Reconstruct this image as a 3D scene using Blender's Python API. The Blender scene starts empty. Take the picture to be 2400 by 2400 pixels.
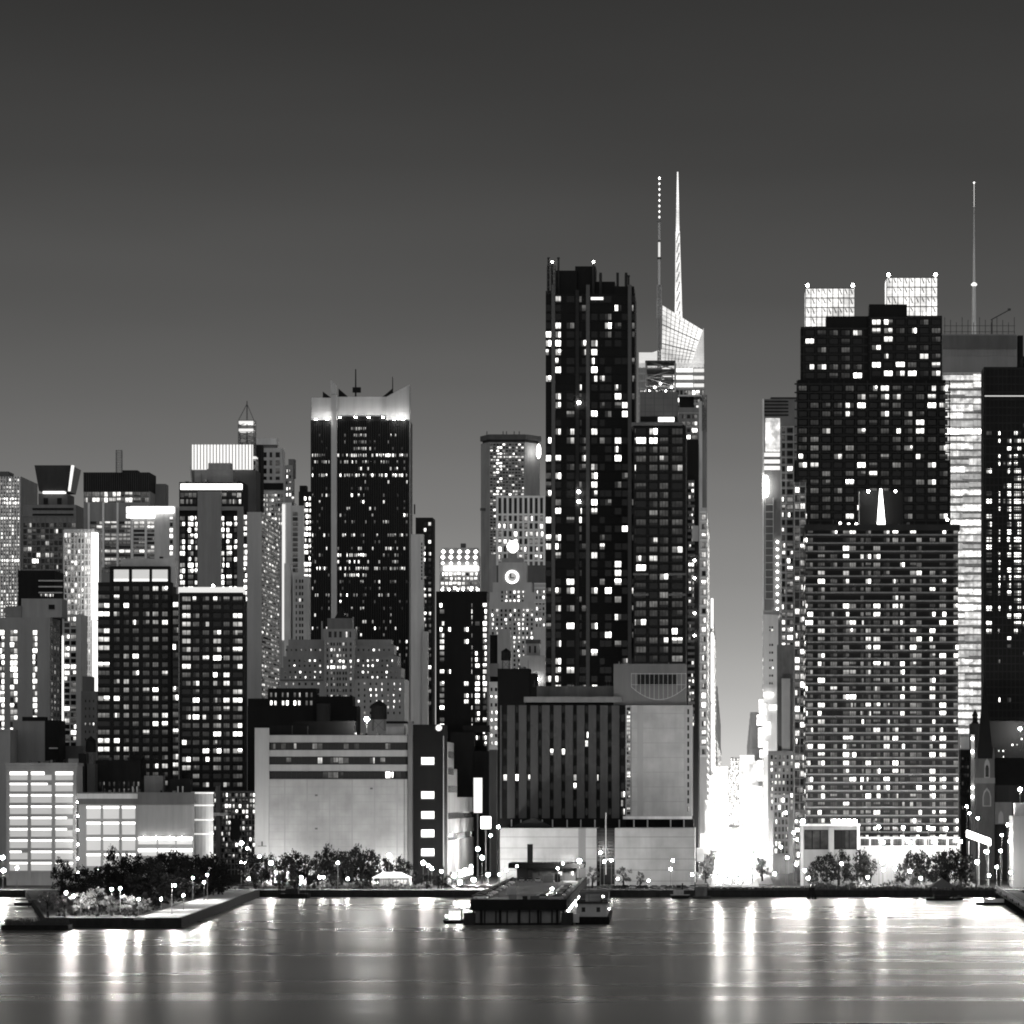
import bpy, math, random
from mathutils import Vector, Matrix
R = random.Random(7)
C = bpy.context.scene.collection
SC = bpy.context.scene
# ------------------------------------------------------------------ camera
F, CX, HY, H = 8480.0, 1720.0, 1874.0, 37.0      # focal length, principal point (photo pixels), camera height (m)
cam = bpy.data.cameras.new("camera"); camo = bpy.data.objects.new("camera", cam); C.objects.link(camo)
cam.sensor_width = 36.0; cam.lens = 36.0 * F / 2400.0
cam.shift_x = -(CX - 1200.0) / 2400.0; cam.shift_y = (HY - 1200.0) / 2400.0
cam.clip_start = 1.0; cam.clip_end = 40000.0
camo.location = (0, 0, H); camo.rotation_euler = (math.radians(90), 0, 0)
SC.camera = camo
# ------------------------------------------------------------------ night sky with the city's glow near the horizon
TINT = (1.0, 0.985, 0.955)
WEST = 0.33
w = bpy.data.worlds.new("World"); SC.world = w; w.use_nodes = True
nt = w.node_tree; nt.nodes.clear()
N = nt.nodes.new; L = nt.links.new
tc = N('ShaderNodeTexCoord'); sep = N('ShaderNodeSeparateXYZ'); L(tc.outputs['Generated'], sep.inputs[0])
mr = N('ShaderNodeMapRange'); mr.inputs['From Min'].default_value = 0; mr.inputs['From Max'].default_value = 0.3
L(sep.outputs['Z'], mr.inputs['Value'])
ramp = N('ShaderNodeValToRGB'); cr = ramp.color_ramp; cr.interpolation = 'LINEAR'
stops = [(0, .70), (.05, .62), (.10, .48), (.147, .365), (.20, .26), (.265, .195), (.323, .152), (.38, .121), (.457, .087), (.573, .056), (.72, .037), (1, .026)]
while len(cr.elements) < len(stops): cr.elements.new(0.5)
for e, (p, v) in zip(cr.elements, stops): e.position = p; e.color = (v * TINT[0], v * TINT[1], v * TINT[2], 1)
L(mr.outputs[0], ramp.inputs[0])
nz = N('ShaderNodeTexNoise'); nz.inputs['Scale'].default_value = 3.0; nz.inputs['Detail'].default_value = 3
mp = N('ShaderNodeMapping'); mp.inputs['Scale'].default_value = (1, 1, 6); L(tc.outputs['Generated'], mp.inputs[0]); L(mp.outputs[0], nz.inputs['Vector'])
nmr = N('ShaderNodeMapRange'); nmr.inputs['From Min'].default_value = .3; nmr.inputs['From Max'].default_value = .7
nmr.inputs['To Min'].default_value = .9; nmr.inputs['To Max'].default_value = 1.1; L(nz.outputs['Fac'], nmr.inputs['Value'])
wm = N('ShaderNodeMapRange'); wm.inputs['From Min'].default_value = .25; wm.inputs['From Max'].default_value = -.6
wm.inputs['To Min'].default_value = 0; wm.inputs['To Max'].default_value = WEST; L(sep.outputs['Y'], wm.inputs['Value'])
vm = N('ShaderNodeVectorMath'); vm.operation = 'SCALE'; L(ramp.outputs[0], vm.inputs[0]); L(nmr.outputs[0], vm.inputs['Scale'])
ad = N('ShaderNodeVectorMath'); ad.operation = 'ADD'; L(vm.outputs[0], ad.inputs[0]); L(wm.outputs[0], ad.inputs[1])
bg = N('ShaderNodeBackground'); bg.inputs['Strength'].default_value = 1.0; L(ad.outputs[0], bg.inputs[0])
wo = N('ShaderNodeOutputWorld'); L(bg.outputs[0], wo.inputs[0])
# ------------------------------------------------------------------ exposure and render settings
SC.view_settings.view_transform = 'Standard'; SC.view_settings.look = 'None'
SC.view_settings.exposure = 0.0; SC.view_settings.gamma = 1.0; SC.view_settings.use_curve_mapping = False
SC.render.engine = 'CYCLES'
cy = SC.cycles
cy.use_denoising = True
try: cy.denoiser = 'OPENIMAGEDENOISE'
except Exception: pass
cy.max_bounces = 4; cy.diffuse_bounces = 2; cy.glossy_bounces = 3; cy.transmission_bounces = 2; cy.transparent_max_bounces = 4
cy.sample_clamp_indirect = 3.0; cy.caustics_reflective = False; cy.caustics_refractive = False
cy.filter_width = 1.95
# ------------------------------------------------------------------ helpers
G = 2.6                                                    # level of the city ground above the river
def X(px, d): return (px - CX) * d / F
def Z(py, d): return H + (HY - py) * d / F
def tag(o, label=None, cat=None, group=None, kind=None):
    if label: o['label'] = label
    if cat: o['category'] = cat
    if group: o['group'] = group
    if kind: o['kind'] = kind
    return o
def empty(name, loc, label, cat, group=None, rz=0):
    o = bpy.data.objects.new(name, None); C.objects.link(o); o.location = loc; o.rotation_euler = (0, 0, rz)
    o.empty_display_size = 1
    return tag(o, label, cat, group)
ORD = "first second third fourth fifth sixth seventh eighth ninth tenth eleventh twelfth thirteenth fourteenth fifteenth sixteenth seventeenth eighteenth nineteenth twentieth".split()
def ordn(i):
    if i < 20: return ORD[i]
    t = ["twenty", "thirty", "forty", "fifty", "sixty"][i // 10 - 2] if i >= 20 else ''
    k = (i + 1) % 10; t = ["twenty", "thirty", "forty", "fifty", "sixty"][(i + 1) // 10 - 2]
    return t + "-" + ORD[k - 1] if k else {"twenty": "twentieth", "thirty": "thirtieth", "forty": "fortieth", "fifty": "fiftieth", "sixty": "sixtieth"}[t]

class MB:
    """collects boxes, beams, tubes and quads and links them as ONE mesh object"""
    def __init__(s): s.v = []; s.f = []; s.uv = []; s.m = []
    def quad(s, a, b, c, d, m=0):
        n = len(s.v); s.v += [a, b, c, d]; s.f.append((n, n+1, n+2, n+3)); s.uv += [(0, 0), (1, 0), (1, 1), (0, 1)]; s.m.append(m)
    def poly(s, pts, m=0):
        n = len(s.v); s.v += list(pts); s.f.append(tuple(range(n, n+len(pts)))); s.uv += [(0, 0)] * len(pts); s.m.append(m)
    def hexa(s, p, m=0):                                   # eight corners: bottom ring, top ring
        n = len(s.v); s.v += list(p)
        for q in ((0, 1, 5, 4), (1, 2, 6, 5), (2, 3, 7, 6), (3, 0, 4, 7), (4, 5, 6, 7), (3, 2, 1, 0)):
            s.f.append(tuple(n+i for i in q)); s.uv += [(0, 0), (1, 0), (1, 1), (0, 1)]; s.m.append(m)
    def box(s, x0, x1, y0, y1, z0, z1, m=0):
        s.hexa([(x0, y0, z0), (x1, y0, z0), (x1, y1, z0), (x0, y1, z0), (x0, y0, z1), (x1, y0, z1), (x1, y1, z1), (x0, y1, z1)], m)
    def frus(s, a, z0, b, z1, m=0):                        # a, b = (x0, x1, y0, y1)
        s.hexa([(a[0], a[2], z0), (a[1], a[2], z0), (a[1], a[3], z0), (a[0], a[3], z0), (b[0], b[2], z1), (b[1], b[2], z1), (b[1], b[3], z1), (b[0], b[3], z1)], m)
    def tube(s, p, q, r0, r1=None, n=6, m=0):
        p, q = Vector(p), Vector(q); r1 = r0 if r1 is None else r1
        ax = (q - p).normalized(); u = ax.orthogonal().normalized(); v = ax.cross(u)
        k = len(s.v)
        for c, r in ((p, r0), (q, r1)):
            for i in range(n):
                a = 2 * math.pi * i / n
                s.v.append(tuple(c + u * (r * math.cos(a)) + v * (r * math.sin(a))))
        for i in range(n):
            j = (i + 1) % n; s.f.append((k+i, k+j, k+n+j, k+n+i)); s.uv += [(0, 0)] * 4; s.m.append(m)
        s.f.append(tuple(k+n+i for i in range(n))); s.uv += [(0, 0)] * n; s.m.append(m)
        s.f.append(tuple(k+n-1-i for i in range(n))); s.uv += [(0, 0)] * n; s.m.append(m)
    def lathe(s, c, prof, n=16, m=0):                      # prof = [(r, z)...] from the bottom up
        k = len(s.v)
        for r, z in prof:
            for i in range(n):
                a = 2 * math.pi * (i + .5) / n; s.v.append((c[0] + r * math.cos(a), c[1] + r * math.sin(a), c[2] + z))
        for t in range(len(prof) - 1):
            for i in range(n):
                j = (i + 1) % n; s.f.append((k+t*n+i, k+t*n+j, k+(t+1)*n+j, k+(t+1)*n+i)); s.uv += [(0, 0)] * 4; s.m.append(m)
        s.f.append(tuple(k+(len(prof)-1)*n+i for i in range(n))); s.uv += [(0, 0)] * n; s.m.append(m)
        s.f.append(tuple(k+n-1-i for i in range(n))); s.uv += [(0, 0)] * n; s.m.append(m)
    def mesh(s, name, mats, off=(0, 0, 0)):
        me = bpy.data.meshes.new(name)
        me.from_pydata([(a[0]-off[0], a[1]-off[1], a[2]-off[2]) for a in s.v], [], s.f)
        for mm in mats: me.materials.append(mm)
        ul = me.uv_layers.new(name='UVMap'); ul.data.foreach_set('uv', [t for p in s.uv for t in p])
        if len(mats) > 1: me.polygons.foreach_set('material_index', s.m)
        me.update(); return me
    def obj(s, name, mats, parent=None, off=None):
        if not isinstance(mats, (list, tuple)): mats = [mats]
        if off is None: off = tuple(parent_world(parent)) if parent else (0, 0, 0)
        o = bpy.data.objects.new(name, s.mesh(name, mats, off)); C.objects.link(o)
        if parent: o.parent = parent
        return o
def parent_world(p):
    v = Vector((0, 0, 0))
    while p: v = v + Vector(p.location); p = p.parent
    return v
# ------------------------------------------------------------------ materials
MATS = {}
def nodes(name):
    m = bpy.data.materials.new(name); m.use_nodes = True
    return m, m.node_tree, m.node_tree.nodes['Principled BSDF']
def wall(g, rough=.8, var=.22, scale=.12, streak=True):
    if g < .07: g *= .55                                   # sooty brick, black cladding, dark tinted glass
    key = ('w', g, rough, var, scale)
    if key in MATS: return MATS[key]
    m, t, p = nodes('wall_%03d' % int(g*1000)); n = t.nodes.new; l = t.links.new
    geo = n('ShaderNodeNewGeometry'); mp = n('ShaderNodeMapping'); mp.inputs['Scale'].default_value = (1, 1, .35 if streak else 1)
    l(geo.outputs['Position'], mp.inputs[0])
    a = n('ShaderNodeTexNoise'); a.inputs['Scale'].default_value = scale; a.inputs['Detail'].default_value = 6; a.inputs['Roughness'].default_value = .65
    l(mp.outputs[0], a.inputs['Vector'])
    r = n('ShaderNodeMapRange'); r.inputs['From Min'].default_value = .25; r.inputs['From Max'].default_value = .75
    r.inputs['To Min'].default_value = g*(1-var); r.inputs['To Max'].default_value = g*(1+var); l(a.outputs['Fac'], r.inputs['Value'])
    if streak:                                             # rain streaks and soot running down the wall
        m2 = n('ShaderNodeMapping'); m2.inputs['Scale'].default_value = (.35, .35, .02); l(geo.outputs['Position'], m2.inputs[0])
        a2 = n('ShaderNodeTexNoise'); a2.inputs['Scale'].default_value = 1.0; a2.inputs['Detail'].default_value = 5; a2.inputs['Roughness'].default_value = .7; l(m2.outputs[0], a2.inputs['Vector'])
        r2 = n('ShaderNodeMapRange'); r2.inputs['From Min'].default_value = .32; r2.inputs['From Max'].default_value = .6; r2.inputs['To Min'].default_value = .87; r2.inputs['To Max'].default_value = 1.03; l(a2.outputs['Fac'], r2.inputs['Value'])
        q = n('ShaderNodeMath'); q.operation = 'MULTIPLY'; l(r.outputs[0], q.inputs[0]); l(r2.outputs[0], q.inputs[1]); l(q.outputs[0], p.inputs['Base Color'])
    else: l(r.outputs[0], p.inputs['Base Color'])
    p.inputs['Roughness'].default_value = rough; p.inputs['Specular IOR Level'].default_value = .15 if g < .08 else .35
    MATS[key] = m; return m
def panelled(g, line, pz, px, rough=.7, lw=.06):
    """wall of panels with darker joints, joints every pz m up and px m along"""
    key = ('p', g, line, pz, px)
    if key in MATS: return MATS[key]
    m, t, p = nodes('panelled_wall_%03d' % int(g*1000)); n = t.nodes.new; l = t.links.new
    geo = n('ShaderNodeNewGeometry'); sp = n('ShaderNodeSeparateXYZ'); l(geo.outputs['Position'], sp.inputs[0])
    def joint(sock, pitch):
        q = n('ShaderNodeMath'); q.operation = 'DIVIDE'; l(sock, q.inputs[0]); q.inputs[1].default_value = pitch
        f = n('ShaderNodeMath'); f.operation = 'FRACT'; l(q.outputs[0], f.inputs[0])
        c = n('ShaderNodeMath'); c.operation = 'LESS_THAN'; l(f.outputs[0], c.inputs[0]); c.inputs[1].default_value = lw
        return c.outputs[0]
    ad = n('ShaderNodeMath'); ad.operation = 'ADD'; l(sp.outputs['X'], ad.inputs[0]); l(sp.outputs['Y'], ad.inputs[1])
    mx = n('ShaderNodeMath'); mx.operation = 'MAXIMUM'; l(joint(sp.outputs['Z'], pz), mx.inputs[0]); l(joint(ad.outputs[0], px), mx.inputs[1])
    a = n('ShaderNodeTexNoise'); a.inputs['Scale'].default_value = .15; a.inputs['Detail'].default_value = 6; l(geo.outputs['Position'], a.inputs['Vector'])
    r = n('ShaderNodeMapRange'); r.inputs['From Min'].default_value = .25; r.inputs['From Max'].default_value = .75
    r.inputs['To Min'].default_value = g*.82; r.inputs['To Max'].default_value = g*1.18; l(a.outputs['Fac'], r.inputs['Value'])
    mi = n('ShaderNodeMix'); mi.data_type = 'FLOAT'; l(mx.outputs[0], mi.inputs[0]); l(r.outputs[0], mi.inputs[2]); mi.inputs[3].default_value = line
    m2 = n('ShaderNodeMapping'); m2.inputs['Scale'].default_value = (.2, .2, .016); l(geo.outputs['Position'], m2.inputs[0])
    a2 = n('ShaderNodeTexNoise'); a2.inputs['Scale'].default_value = 1.0; a2.inputs['Detail'].default_value = 5; a2.inputs['Roughness'].default_value = .7; l(m2.outputs[0], a2.inputs['Vector'])
    r2 = n('ShaderNodeMapRange'); r2.inputs['From Min'].default_value = .3; r2.inputs['From Max'].default_value = .6; r2.inputs['To Min'].default_value = .86; r2.inputs['To Max'].default_value = 1.03; l(a2.outputs['Fac'], r2.inputs['Value'])
    q = n('ShaderNodeMath'); q.operation = 'MULTIPLY'; l(mi.outputs[0], q.inputs[0]); l(r2.outputs[0], q.inputs[1]); l(q.outputs[0], p.inputs['Base Color']); p.inputs['Roughness'].default_value = rough
    MATS[key] = m; return m
def metal(g, rough=.45):
    key = ('m', g, rough)
    if key in MATS: return MATS[key]
    m, t, p = nodes('metal_%03d' % int(g*1000)); n = t.nodes.new; l = t.links.new
    a = n('ShaderNodeTexNoise'); a.inputs['Scale'].default_value = .6; a.inputs['Detail'].default_value = 4
    geo = n('ShaderNodeNewGeometry'); l(geo.outputs['Position'], a.inputs['Vector'])
    r = n('ShaderNodeMapRange'); r.inputs['To Min'].default_value = g*.75; r.inputs['To Max'].default_value = g*1.25; l(a.outputs['Fac'], r.inputs['Value'])
    l(r.outputs[0], p.inputs['Base Color']); p.inputs['Roughness'].default_value = rough; p.inputs['Metallic'].default_value = .2
    MATS[key] = m; return m
def glass(g=.012, rough=.12):
    key = ('g', g, rough)
    if key in MATS: return MATS[key]
    m, t, p = nodes('dark_glass'); p.inputs['Specular IOR Level'].default_value = .25; p.inputs['Base Color'].default_value = (g, g, g, 1); p.inputs['Roughness'].default_value = rough
    MATS[key] = m; return m
def glow(s, name='lamp_light', sample=False):
    key = ('e', s, name, sample)
    if key in MATS: return MATS[key]
    m, t, p = nodes(name)
    p.inputs['Base Color'].default_value = (.5, .5, .5, 1)
    p.inputs['Emission Color'].default_value = (1, .985, .96, 1); p.inputs['Emission Strength'].default_value = s
    m.cycles.emission_sampling = 'FRONT' if sample else 'NONE'
    MATS[key] = m; return m
def window_mat(level, s, mull=2, blotch=.8):
    """a window pane: the room's light seen behind mullions and half drawn blinds, or dark glass"""
    m, t, p = nodes('window_pane_%d' % level); n = t.nodes.new; l = t.links.new
    p.inputs['Base Color'].default_value = (.012, .012, .012, 1); p.inputs['Roughness'].default_value = .15; p.inputs['Specular IOR Level'].default_value = .25
    uv = n('ShaderNodeUVMap'); uv.uv_map = 'UVMap'; sp = n('ShaderNodeSeparateXYZ'); l(uv.outputs[0], sp.inputs[0])
    def op(kind, a, b=None):
        q = n('ShaderNodeMath'); q.operation = kind
        for i, v in ((0, a), (1, b)):
            if v is None: continue
            if isinstance(v, (int, float)): q.inputs[i].default_value = v
            else: l(v, q.inputs[i])
        return q.outputs[0]
    u = op('FRACT', op('MULTIPLY', sp.outputs['X'], mull)); fr = op('LESS_THAN', op('ABSOLUTE', op('SUBTRACT', u, .5)), .43)
    fv = op('LESS_THAN', op('ABSOLUTE', op('SUBTRACT', sp.outputs['Y'], .5)), .46)
    geo = n('ShaderNodeNewGeometry'); a = n('ShaderNodeTexNoise'); a.inputs['Scale'].default_value = .33; a.inputs['Detail'].default_value = 2.5
    l(geo.outputs['Position'], a.inputs['Vector'])
    b = op('ADD', 1 - blotch, op('MULTIPLY', op('POWER', a.outputs['Fac'], 2.0), 4.0 * blotch))
    gr = op('ADD', .65, op('MULTIPLY', sp.outputs['Y'], .6))
    oi = n('ShaderNodeObjectInfo'); rnd = op('FRACT', op('ADD', oi.outputs['Random'], geo.outputs['Random Per Island']))
    r2 = op('FRACT', op('MULTIPLY', rnd, 7.31)); r3 = op('FRACT', op('MULTIPLY', rnd, 23.7))
    bright = op('ADD', .4, op('MULTIPLY', op('POWER', rnd, 1.5), 1.3))
    blind = op('GREATER_THAN', sp.outputs['Y'], op('SUBTRACT', op('MULTIPLY', r2, 1.5), .95))     # lower part hidden behind furniture or blinds
    half = op('MAXIMUM', op('GREATER_THAN', r3, .28), op('GREATER_THAN', sp.outputs['X'], .5))    # half the window curtained
    dimd = op('ADD', .12, op('MULTIPLY', op('MULTIPLY', blind, half), .88))
    e = op('MULTIPLY', op('MULTIPLY', op('MULTIPLY', fr, fv), op('MULTIPLY', op('MULTIPLY', b, gr), op('MULTIPLY', bright, dimd))), s)
    l(e, p.inputs['Emission Strength']); p.inputs['Emission Color'].default_value = (1, .98, .945, 1)
    m.cycles.emission_sampling = 'NONE'
    return m
WIN = [glass(), window_mat(1, .05, 3), window_mat(2, .16, 3), window_mat(3, .45, 2), window_mat(4, 1.2, 2), window_mat(5, 3.6, 2)]
WMESH = []
for k, m in enumerate(WIN):
    q = MB(); q.quad((0, 0, 0), (1, 0, 0), (1, 0, 1), (0, 0, 1)); WMESH.append(q.mesh('window', [m]))
def pick(rng, p):
    """p = {level: probability}; what is left over is dark glass"""
    t = rng.random()
    for k, v in p.items():
        if t < v: return k
        t -= v
    return 0

def clutter(b, px0, px1, py, d, n, dep=8, tall=1.0):
    for i in range(n):
        x = b.rng.uniform(px0, px1); w = b.rng.uniform(2, 9); h = b.rng.uniform(3, 11) * tall; m = MB(); y = d + b.rng.uniform(.5, dep)
        if b.rng.random() < .3: m.tube((X(x, d), y, Z(py + 1, d)), (X(x, d), y, Z(py - h*2.2, d)), .1, n=5); m.obj('antenna', STEEL2, b.e)
        else: m.box(X(x - w/2, d), X(x + w/2, d), y, y + b.rng.uniform(1.5, 4), Z(py + 1, d), Z(py - h*.7, d)); m.obj('roof_plant', wall(b.rng.choice((.03, .06, .15, .25))), b.e)
STEEL2 = metal(.06)
class B:
    """one building: an Empty at its base, its walls, cladding, roofs and windows as parts"""
    def __init__(s, name, label, px, d, cat='building', group=None):
        s.e = empty(name, (X(px, d), d, G), label, cat, group); s.p = {}; s.w = []; s.d = d; s.rng = random.Random(hash(label) % 99991 if False else sum(map(ord, label)))
    def mb(s, part, mat):
        if (part, mat.name) not in s.p: s.p[(part, mat.name)] = (MB(), mat, part)
        return s.p[(part, mat.name)][0]
    def box(s, part, mat, px0, px1, py0, py1, T, d=None):
        d = d or s.d
        z0 = G - .5 if py1 is None else Z(py1, d)
        s.mb(part, mat).box(X(px0, d), X(px1, d), d, d + T, z0, Z(py0, d))
    def bars(s, part, mat, px0, px1, py0, py1, proud, d=None, xs=None, xw=1.0, zs=None, zw=1.0, step=.06):
        """vertical piers at xs and horizontal spandrels at zs, standing proud of the front wall"""
        d = d or s.d; m = s.mb(part, mat)
        z0, z1 = Z(py1, d), Z(py0, d)
        for x in xs or []:
            m.box(X(x - xw/2, d), X(x + xw/2, d), d - proud - step, d + .05, z0, z1)
        for z in zs or []:
            m.box(X(px0, d), X(px1, d), d - proud, d + .04, Z(z + zw/2, d), Z(z - zw/2, d))
    def wins(s, cols, rows, lit, d=None, off=.03):
        d = d or s.d
        for r, (ya, yb) in enumerate(rows):
            for c, (xa, xb) in enumerate(cols):
                k = lit(r, c) if callable(lit) else pick(s.rng, lit)
                if k is None: continue
                if k >= 3 and s.rng.random() < .3:                      # only one half of the window is lit
                    xm = (xa + xb) / 2; h = s.rng.random() < .5
                    s.w.append((X(xm if h else xa, d), d - off, Z(yb, d), (xb - xa) / 2 * d / F, (yb - ya) * d / F, 0, s.rng.choice((0, 1, 2))))
                    xa, xb = (xa, xm) if h else (xm, xb)
                s.w.append((X(xa, d), d - off, Z(yb, d), (xb - xa) * d / F, (yb - ya) * d / F, 0, k))
    def side(s, px_edge, d0, d1, py0, py1, ncol, pitch, wf, hf, lit, right=True, dref=None, off=.03):
        """windows along the side wall; pitch in photo pixels at the front's distance"""
        dr = dref or s.d; x = X(px_edge, dr); n = int((py1 - py0) / pitch); cw = (d1 - d0) / ncol
        for r in range(n):
            zt = Z(py0 + r * pitch, dr); hh = pitch * hf * dr / F
            for c in range(ncol):
                k = lit(r, c) if callable(lit) else pick(s.rng, lit)
                if k is None: continue
                if right: s.w.append((x + off, d0 + (c + .5 - wf/2) * cw, zt - hh, cw * wf, hh, math.pi/2, k))
                else: s.w.append((x - off, d0 + (c + .5 + wf/2) * cw, zt - hh, cw * wf, hh, -math.pi/2, k))
    def finish(s, nmax=100):
        base = Vector(s.e.location)
        for (pt, _), (m, mat, part) in s.p.items(): m.obj(part, mat, s.e)
        ws = sorted(s.w, key=lambda q: -(q[3] * q[4] * (1 + 2 * q[6])))
        for q in ws[:nmax]:
            o = bpy.data.objects.new('window', WMESH[q[6]]); C.objects.link(o); o.parent = s.e
            o.location = Vector(q[:3]) - base; o.scale = (q[3], 1, q[4]); o.rotation_euler = (0, 0, q[5])
        if len(ws) > nmax:
            m = MB()
            for x, y, z, a, b, rz, k in ws[nmax:]:
                ux, uy = math.cos(rz) * a, math.sin(rz) * a
                m.quad((x, y, z), (x+ux, y+uy, z), (x+ux, y+uy, z+b), (x, y, z+b), k)
            o = m.obj('window_grid', WIN, s.e); o['kind'] = 'stuff'
        return s.e
def rows(py0, pitch, n, h): return [(py0 + i*pitch, py0 + i*pitch + h) for i in range(n)]
def cols(px0, px1, n, f): p = (px1 - px0) / n; return [(px0 + (i + .5 - f/2) * p, px0 + (i + .5 + f/2) * p) for i in range(n)]
def rng(a, b, step):
    o = []
    while a <= b + 1e-6: o.append(a); a += step
    return o
# ------------------------------------------------------------------ setting: river, ground, streets
SHORE = 1370.0
def struct(name, mb, mat): return tag(mb.obj(name, mat), kind='structure')
def water_mat():
    m, t, p = nodes('river_water'); n = t.nodes.new; l = t.links.new
    p.inputs['Base Color'].default_value = (.012, .012, .012, 1); p.inputs['IOR'].default_value = 1.33
    geo = n('ShaderNodeNewGeometry')
    def noise(sc, scale, det):
        mp = n('ShaderNodeMapping'); mp.inputs['Scale'].default_value = sc; l(geo.outputs['Position'], mp.inputs[0])
        a = n('ShaderNodeTexNoise'); a.inputs['Scale'].default_value = scale; a.inputs['Detail'].default_value = det; l(mp.outputs[0], a.inputs['Vector']); return a
    a = noise((.006, .035, 1), 1.0, 4)
    r = n('ShaderNodeMapRange'); r.inputs['From Min'].default_value = .35; r.inputs['From Max'].default_value = .65
    r.inputs['To Min'].default_value = .25; r.inputs['To Max'].default_value = .33; l(a.outputs['Fac'], r.inputs['Value']); gl = n('ShaderNodeBsdfGlossy'); l(r.outputs[0], gl.inputs['Roughness']); p.inputs['Specular IOR Level'].default_value = 0; p.inputs['Roughness'].default_value = .9
    b = noise((.022, .07, 1), 1.0, 2)
    bp = n('ShaderNodeBump'); bp.inputs['Strength'].default_value = .03; bp.inputs['Distance'].default_value = .3; l(b.outputs['Fac'], bp.inputs['Height'])
    c = noise((.004, .02, 1), 1.0, 3)
    b2 = n('ShaderNodeBump'); b2.inputs['Strength'].default_value = .03; b2.inputs['Distance'].default_value = 1.0; l(c.outputs['Fac'], b2.inputs['Height']); l(bp.outputs[0], b2.inputs['Normal'])
    l(b2.outputs[0], gl.inputs['Normal'])
    fr = n('ShaderNodeFresnel'); fr.inputs['IOR'].default_value = 1.33                # a choppy river mirrors only part of what a calm one would
    mu = n('ShaderNodeMath'); mu.operation = 'MULTIPLY'; mu.inputs[1].default_value = .8; l(fr.outputs[0], mu.inputs[0])
    mx = n('ShaderNodeMixShader'); l(mu.outputs[0], mx.inputs[0]); l(p.outputs[0], mx.inputs[1]); l(gl.outputs[0], mx.inputs[2])
    gl.inputs['Color'].default_value = (.95, .94, .92, 1)
    l(mx.outputs[0], t.nodes['Material Output'].inputs['Surface'])
    return m
q = MB(); q.quad((-5000, -1500, 0), (5000, -1500, 0), (5000, SHORE + 40, 0), (-5000, SHORE + 40, 0)); struct('river_water', q, water_mat())
asphalt = wall(.055, .75, .3, .3, False); pave = wall(.22, .8, .25, .4, False); grassm = wall(.05, .9, .4, .6, False)
q = MB(); q.quad((-5000, SHORE, G), (5000, SHORE, G), (5000, 12000, G), (-5000, 12000, G)); struct('ground', q, asphalt)
q = MB(); q.box(-700, 700, SHORE - .6, SHORE, -2, G + .12); struct('river_wall', q, wall(.05, .8, .5, .5))
q = MB(); q.box(-700, 700, SHORE + .02, SHORE + 16, G - .3, G + .1); struct('promenade', q, pave)
q = MB()
for i in range(-46, 47):
    q.quad((i*14.0, SHORE+33.85, G+.006), (i*14.0+6, SHORE+33.85, G+.006), (i*14.0+6, SHORE+34.05, G+.006), (i*14.0, SHORE+34.05, G+.006))
struct('road_marking', q, wall(.7, .7, .1))
# pavements of the cross street, each a real kerb high
q = MB(); q.box(-15.5, -9.5, 1466, 6000, G - .3, G + .14); struct('pavement', q, pave)
q = MB(); q.box(10, 16, 1466, 6000, G - .3, G + .14); struct('pavement', q, pave)
q = MB(); q.quad((-.15, 1470, G+.009), (.15, 1470, G+.009), (.15, 4000, G+.009), (-.15, 4000, G+.009)); struct('road_marking', q, wall(.7, .7, .1))
q = MB(); q.quad((-9.5, SHORE + 60, G + .004), (10, SHORE + 60, G + .004), (10, 6000, G + .004), (-9.5, 6000, G + .004)); struct('road', q, wall(.36, .7, .25, .3, False))
# park quay, a polygon that runs out into the river
qa = [(X(120, 1050), 1042), (X(420, 1042), 1042), (X(606, 1370), SHORE - .7), (X(60, 1370), SHORE - .7)]
def prism(m, pts, z0, z1, k=0):
    for i in range(len(pts)):
        a, b = pts[i], pts[(i+1) % len(pts)]; m.quad((a[0], a[1], z0), (b[0], b[1], z0), (b[0], b[1], z1), (a[0], a[1], z1), k)
    m.poly([(a[0], a[1], z1) for a in pts], k)
q = MB(); prism(q, qa, -2, G); struct('park_ground', q, grassm)
q = MB()
for i in (0, 1):
    a, b = Vector(qa[i]), Vector(qa[i+1]); nrm = Vector((b.y - a.y, a.x - b.x)).normalized()
    p1, p2, p3, p4 = a + nrm*.6, b + nrm*.6, b - nrm*.3, a - nrm*.3
    q.hexa([(p.x, p.y, -2) for p in (p1, p2, p3, p4)] + [(p.x, p.y, G+.35) for p in (p1, p2, p3, p4)])
struct('quay_wall', q, wall(.045, .8, .5, .5))
q = MB()
a, b = Vector(qa[1]), Vector(qa[2]); nrm = Vector((b.y - a.y, a.x - b.x)).normalized()
prism(q, [tuple(a - nrm*.4), tuple(b - nrm*.4), tuple(b - nrm*13), tuple(a - nrm*13)], G - .2, G + .05)
struct('park_path', q, wall(.35, .8, .2, .4, False))
q = MB(); prism(q, [(qa[0][0] + 4, 1045), (qa[1][0] - 12, 1045), (qa[1][0] - 12, 1054), (qa[0][0] + 4, 1054)], G - .2, G + .05); struct('path', q, wall(.3, .8, .2, .4, False))

# ------------------------------------------------------------------ towers, left part of the skyline
DK = wall(.032); BR = wall(.05); GR = wall(.22); LG = wall(.42); PALE = wall(.6, .75, .12); MID = wall(.13); STEEL = metal(.08); PM = metal(.5)

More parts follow.
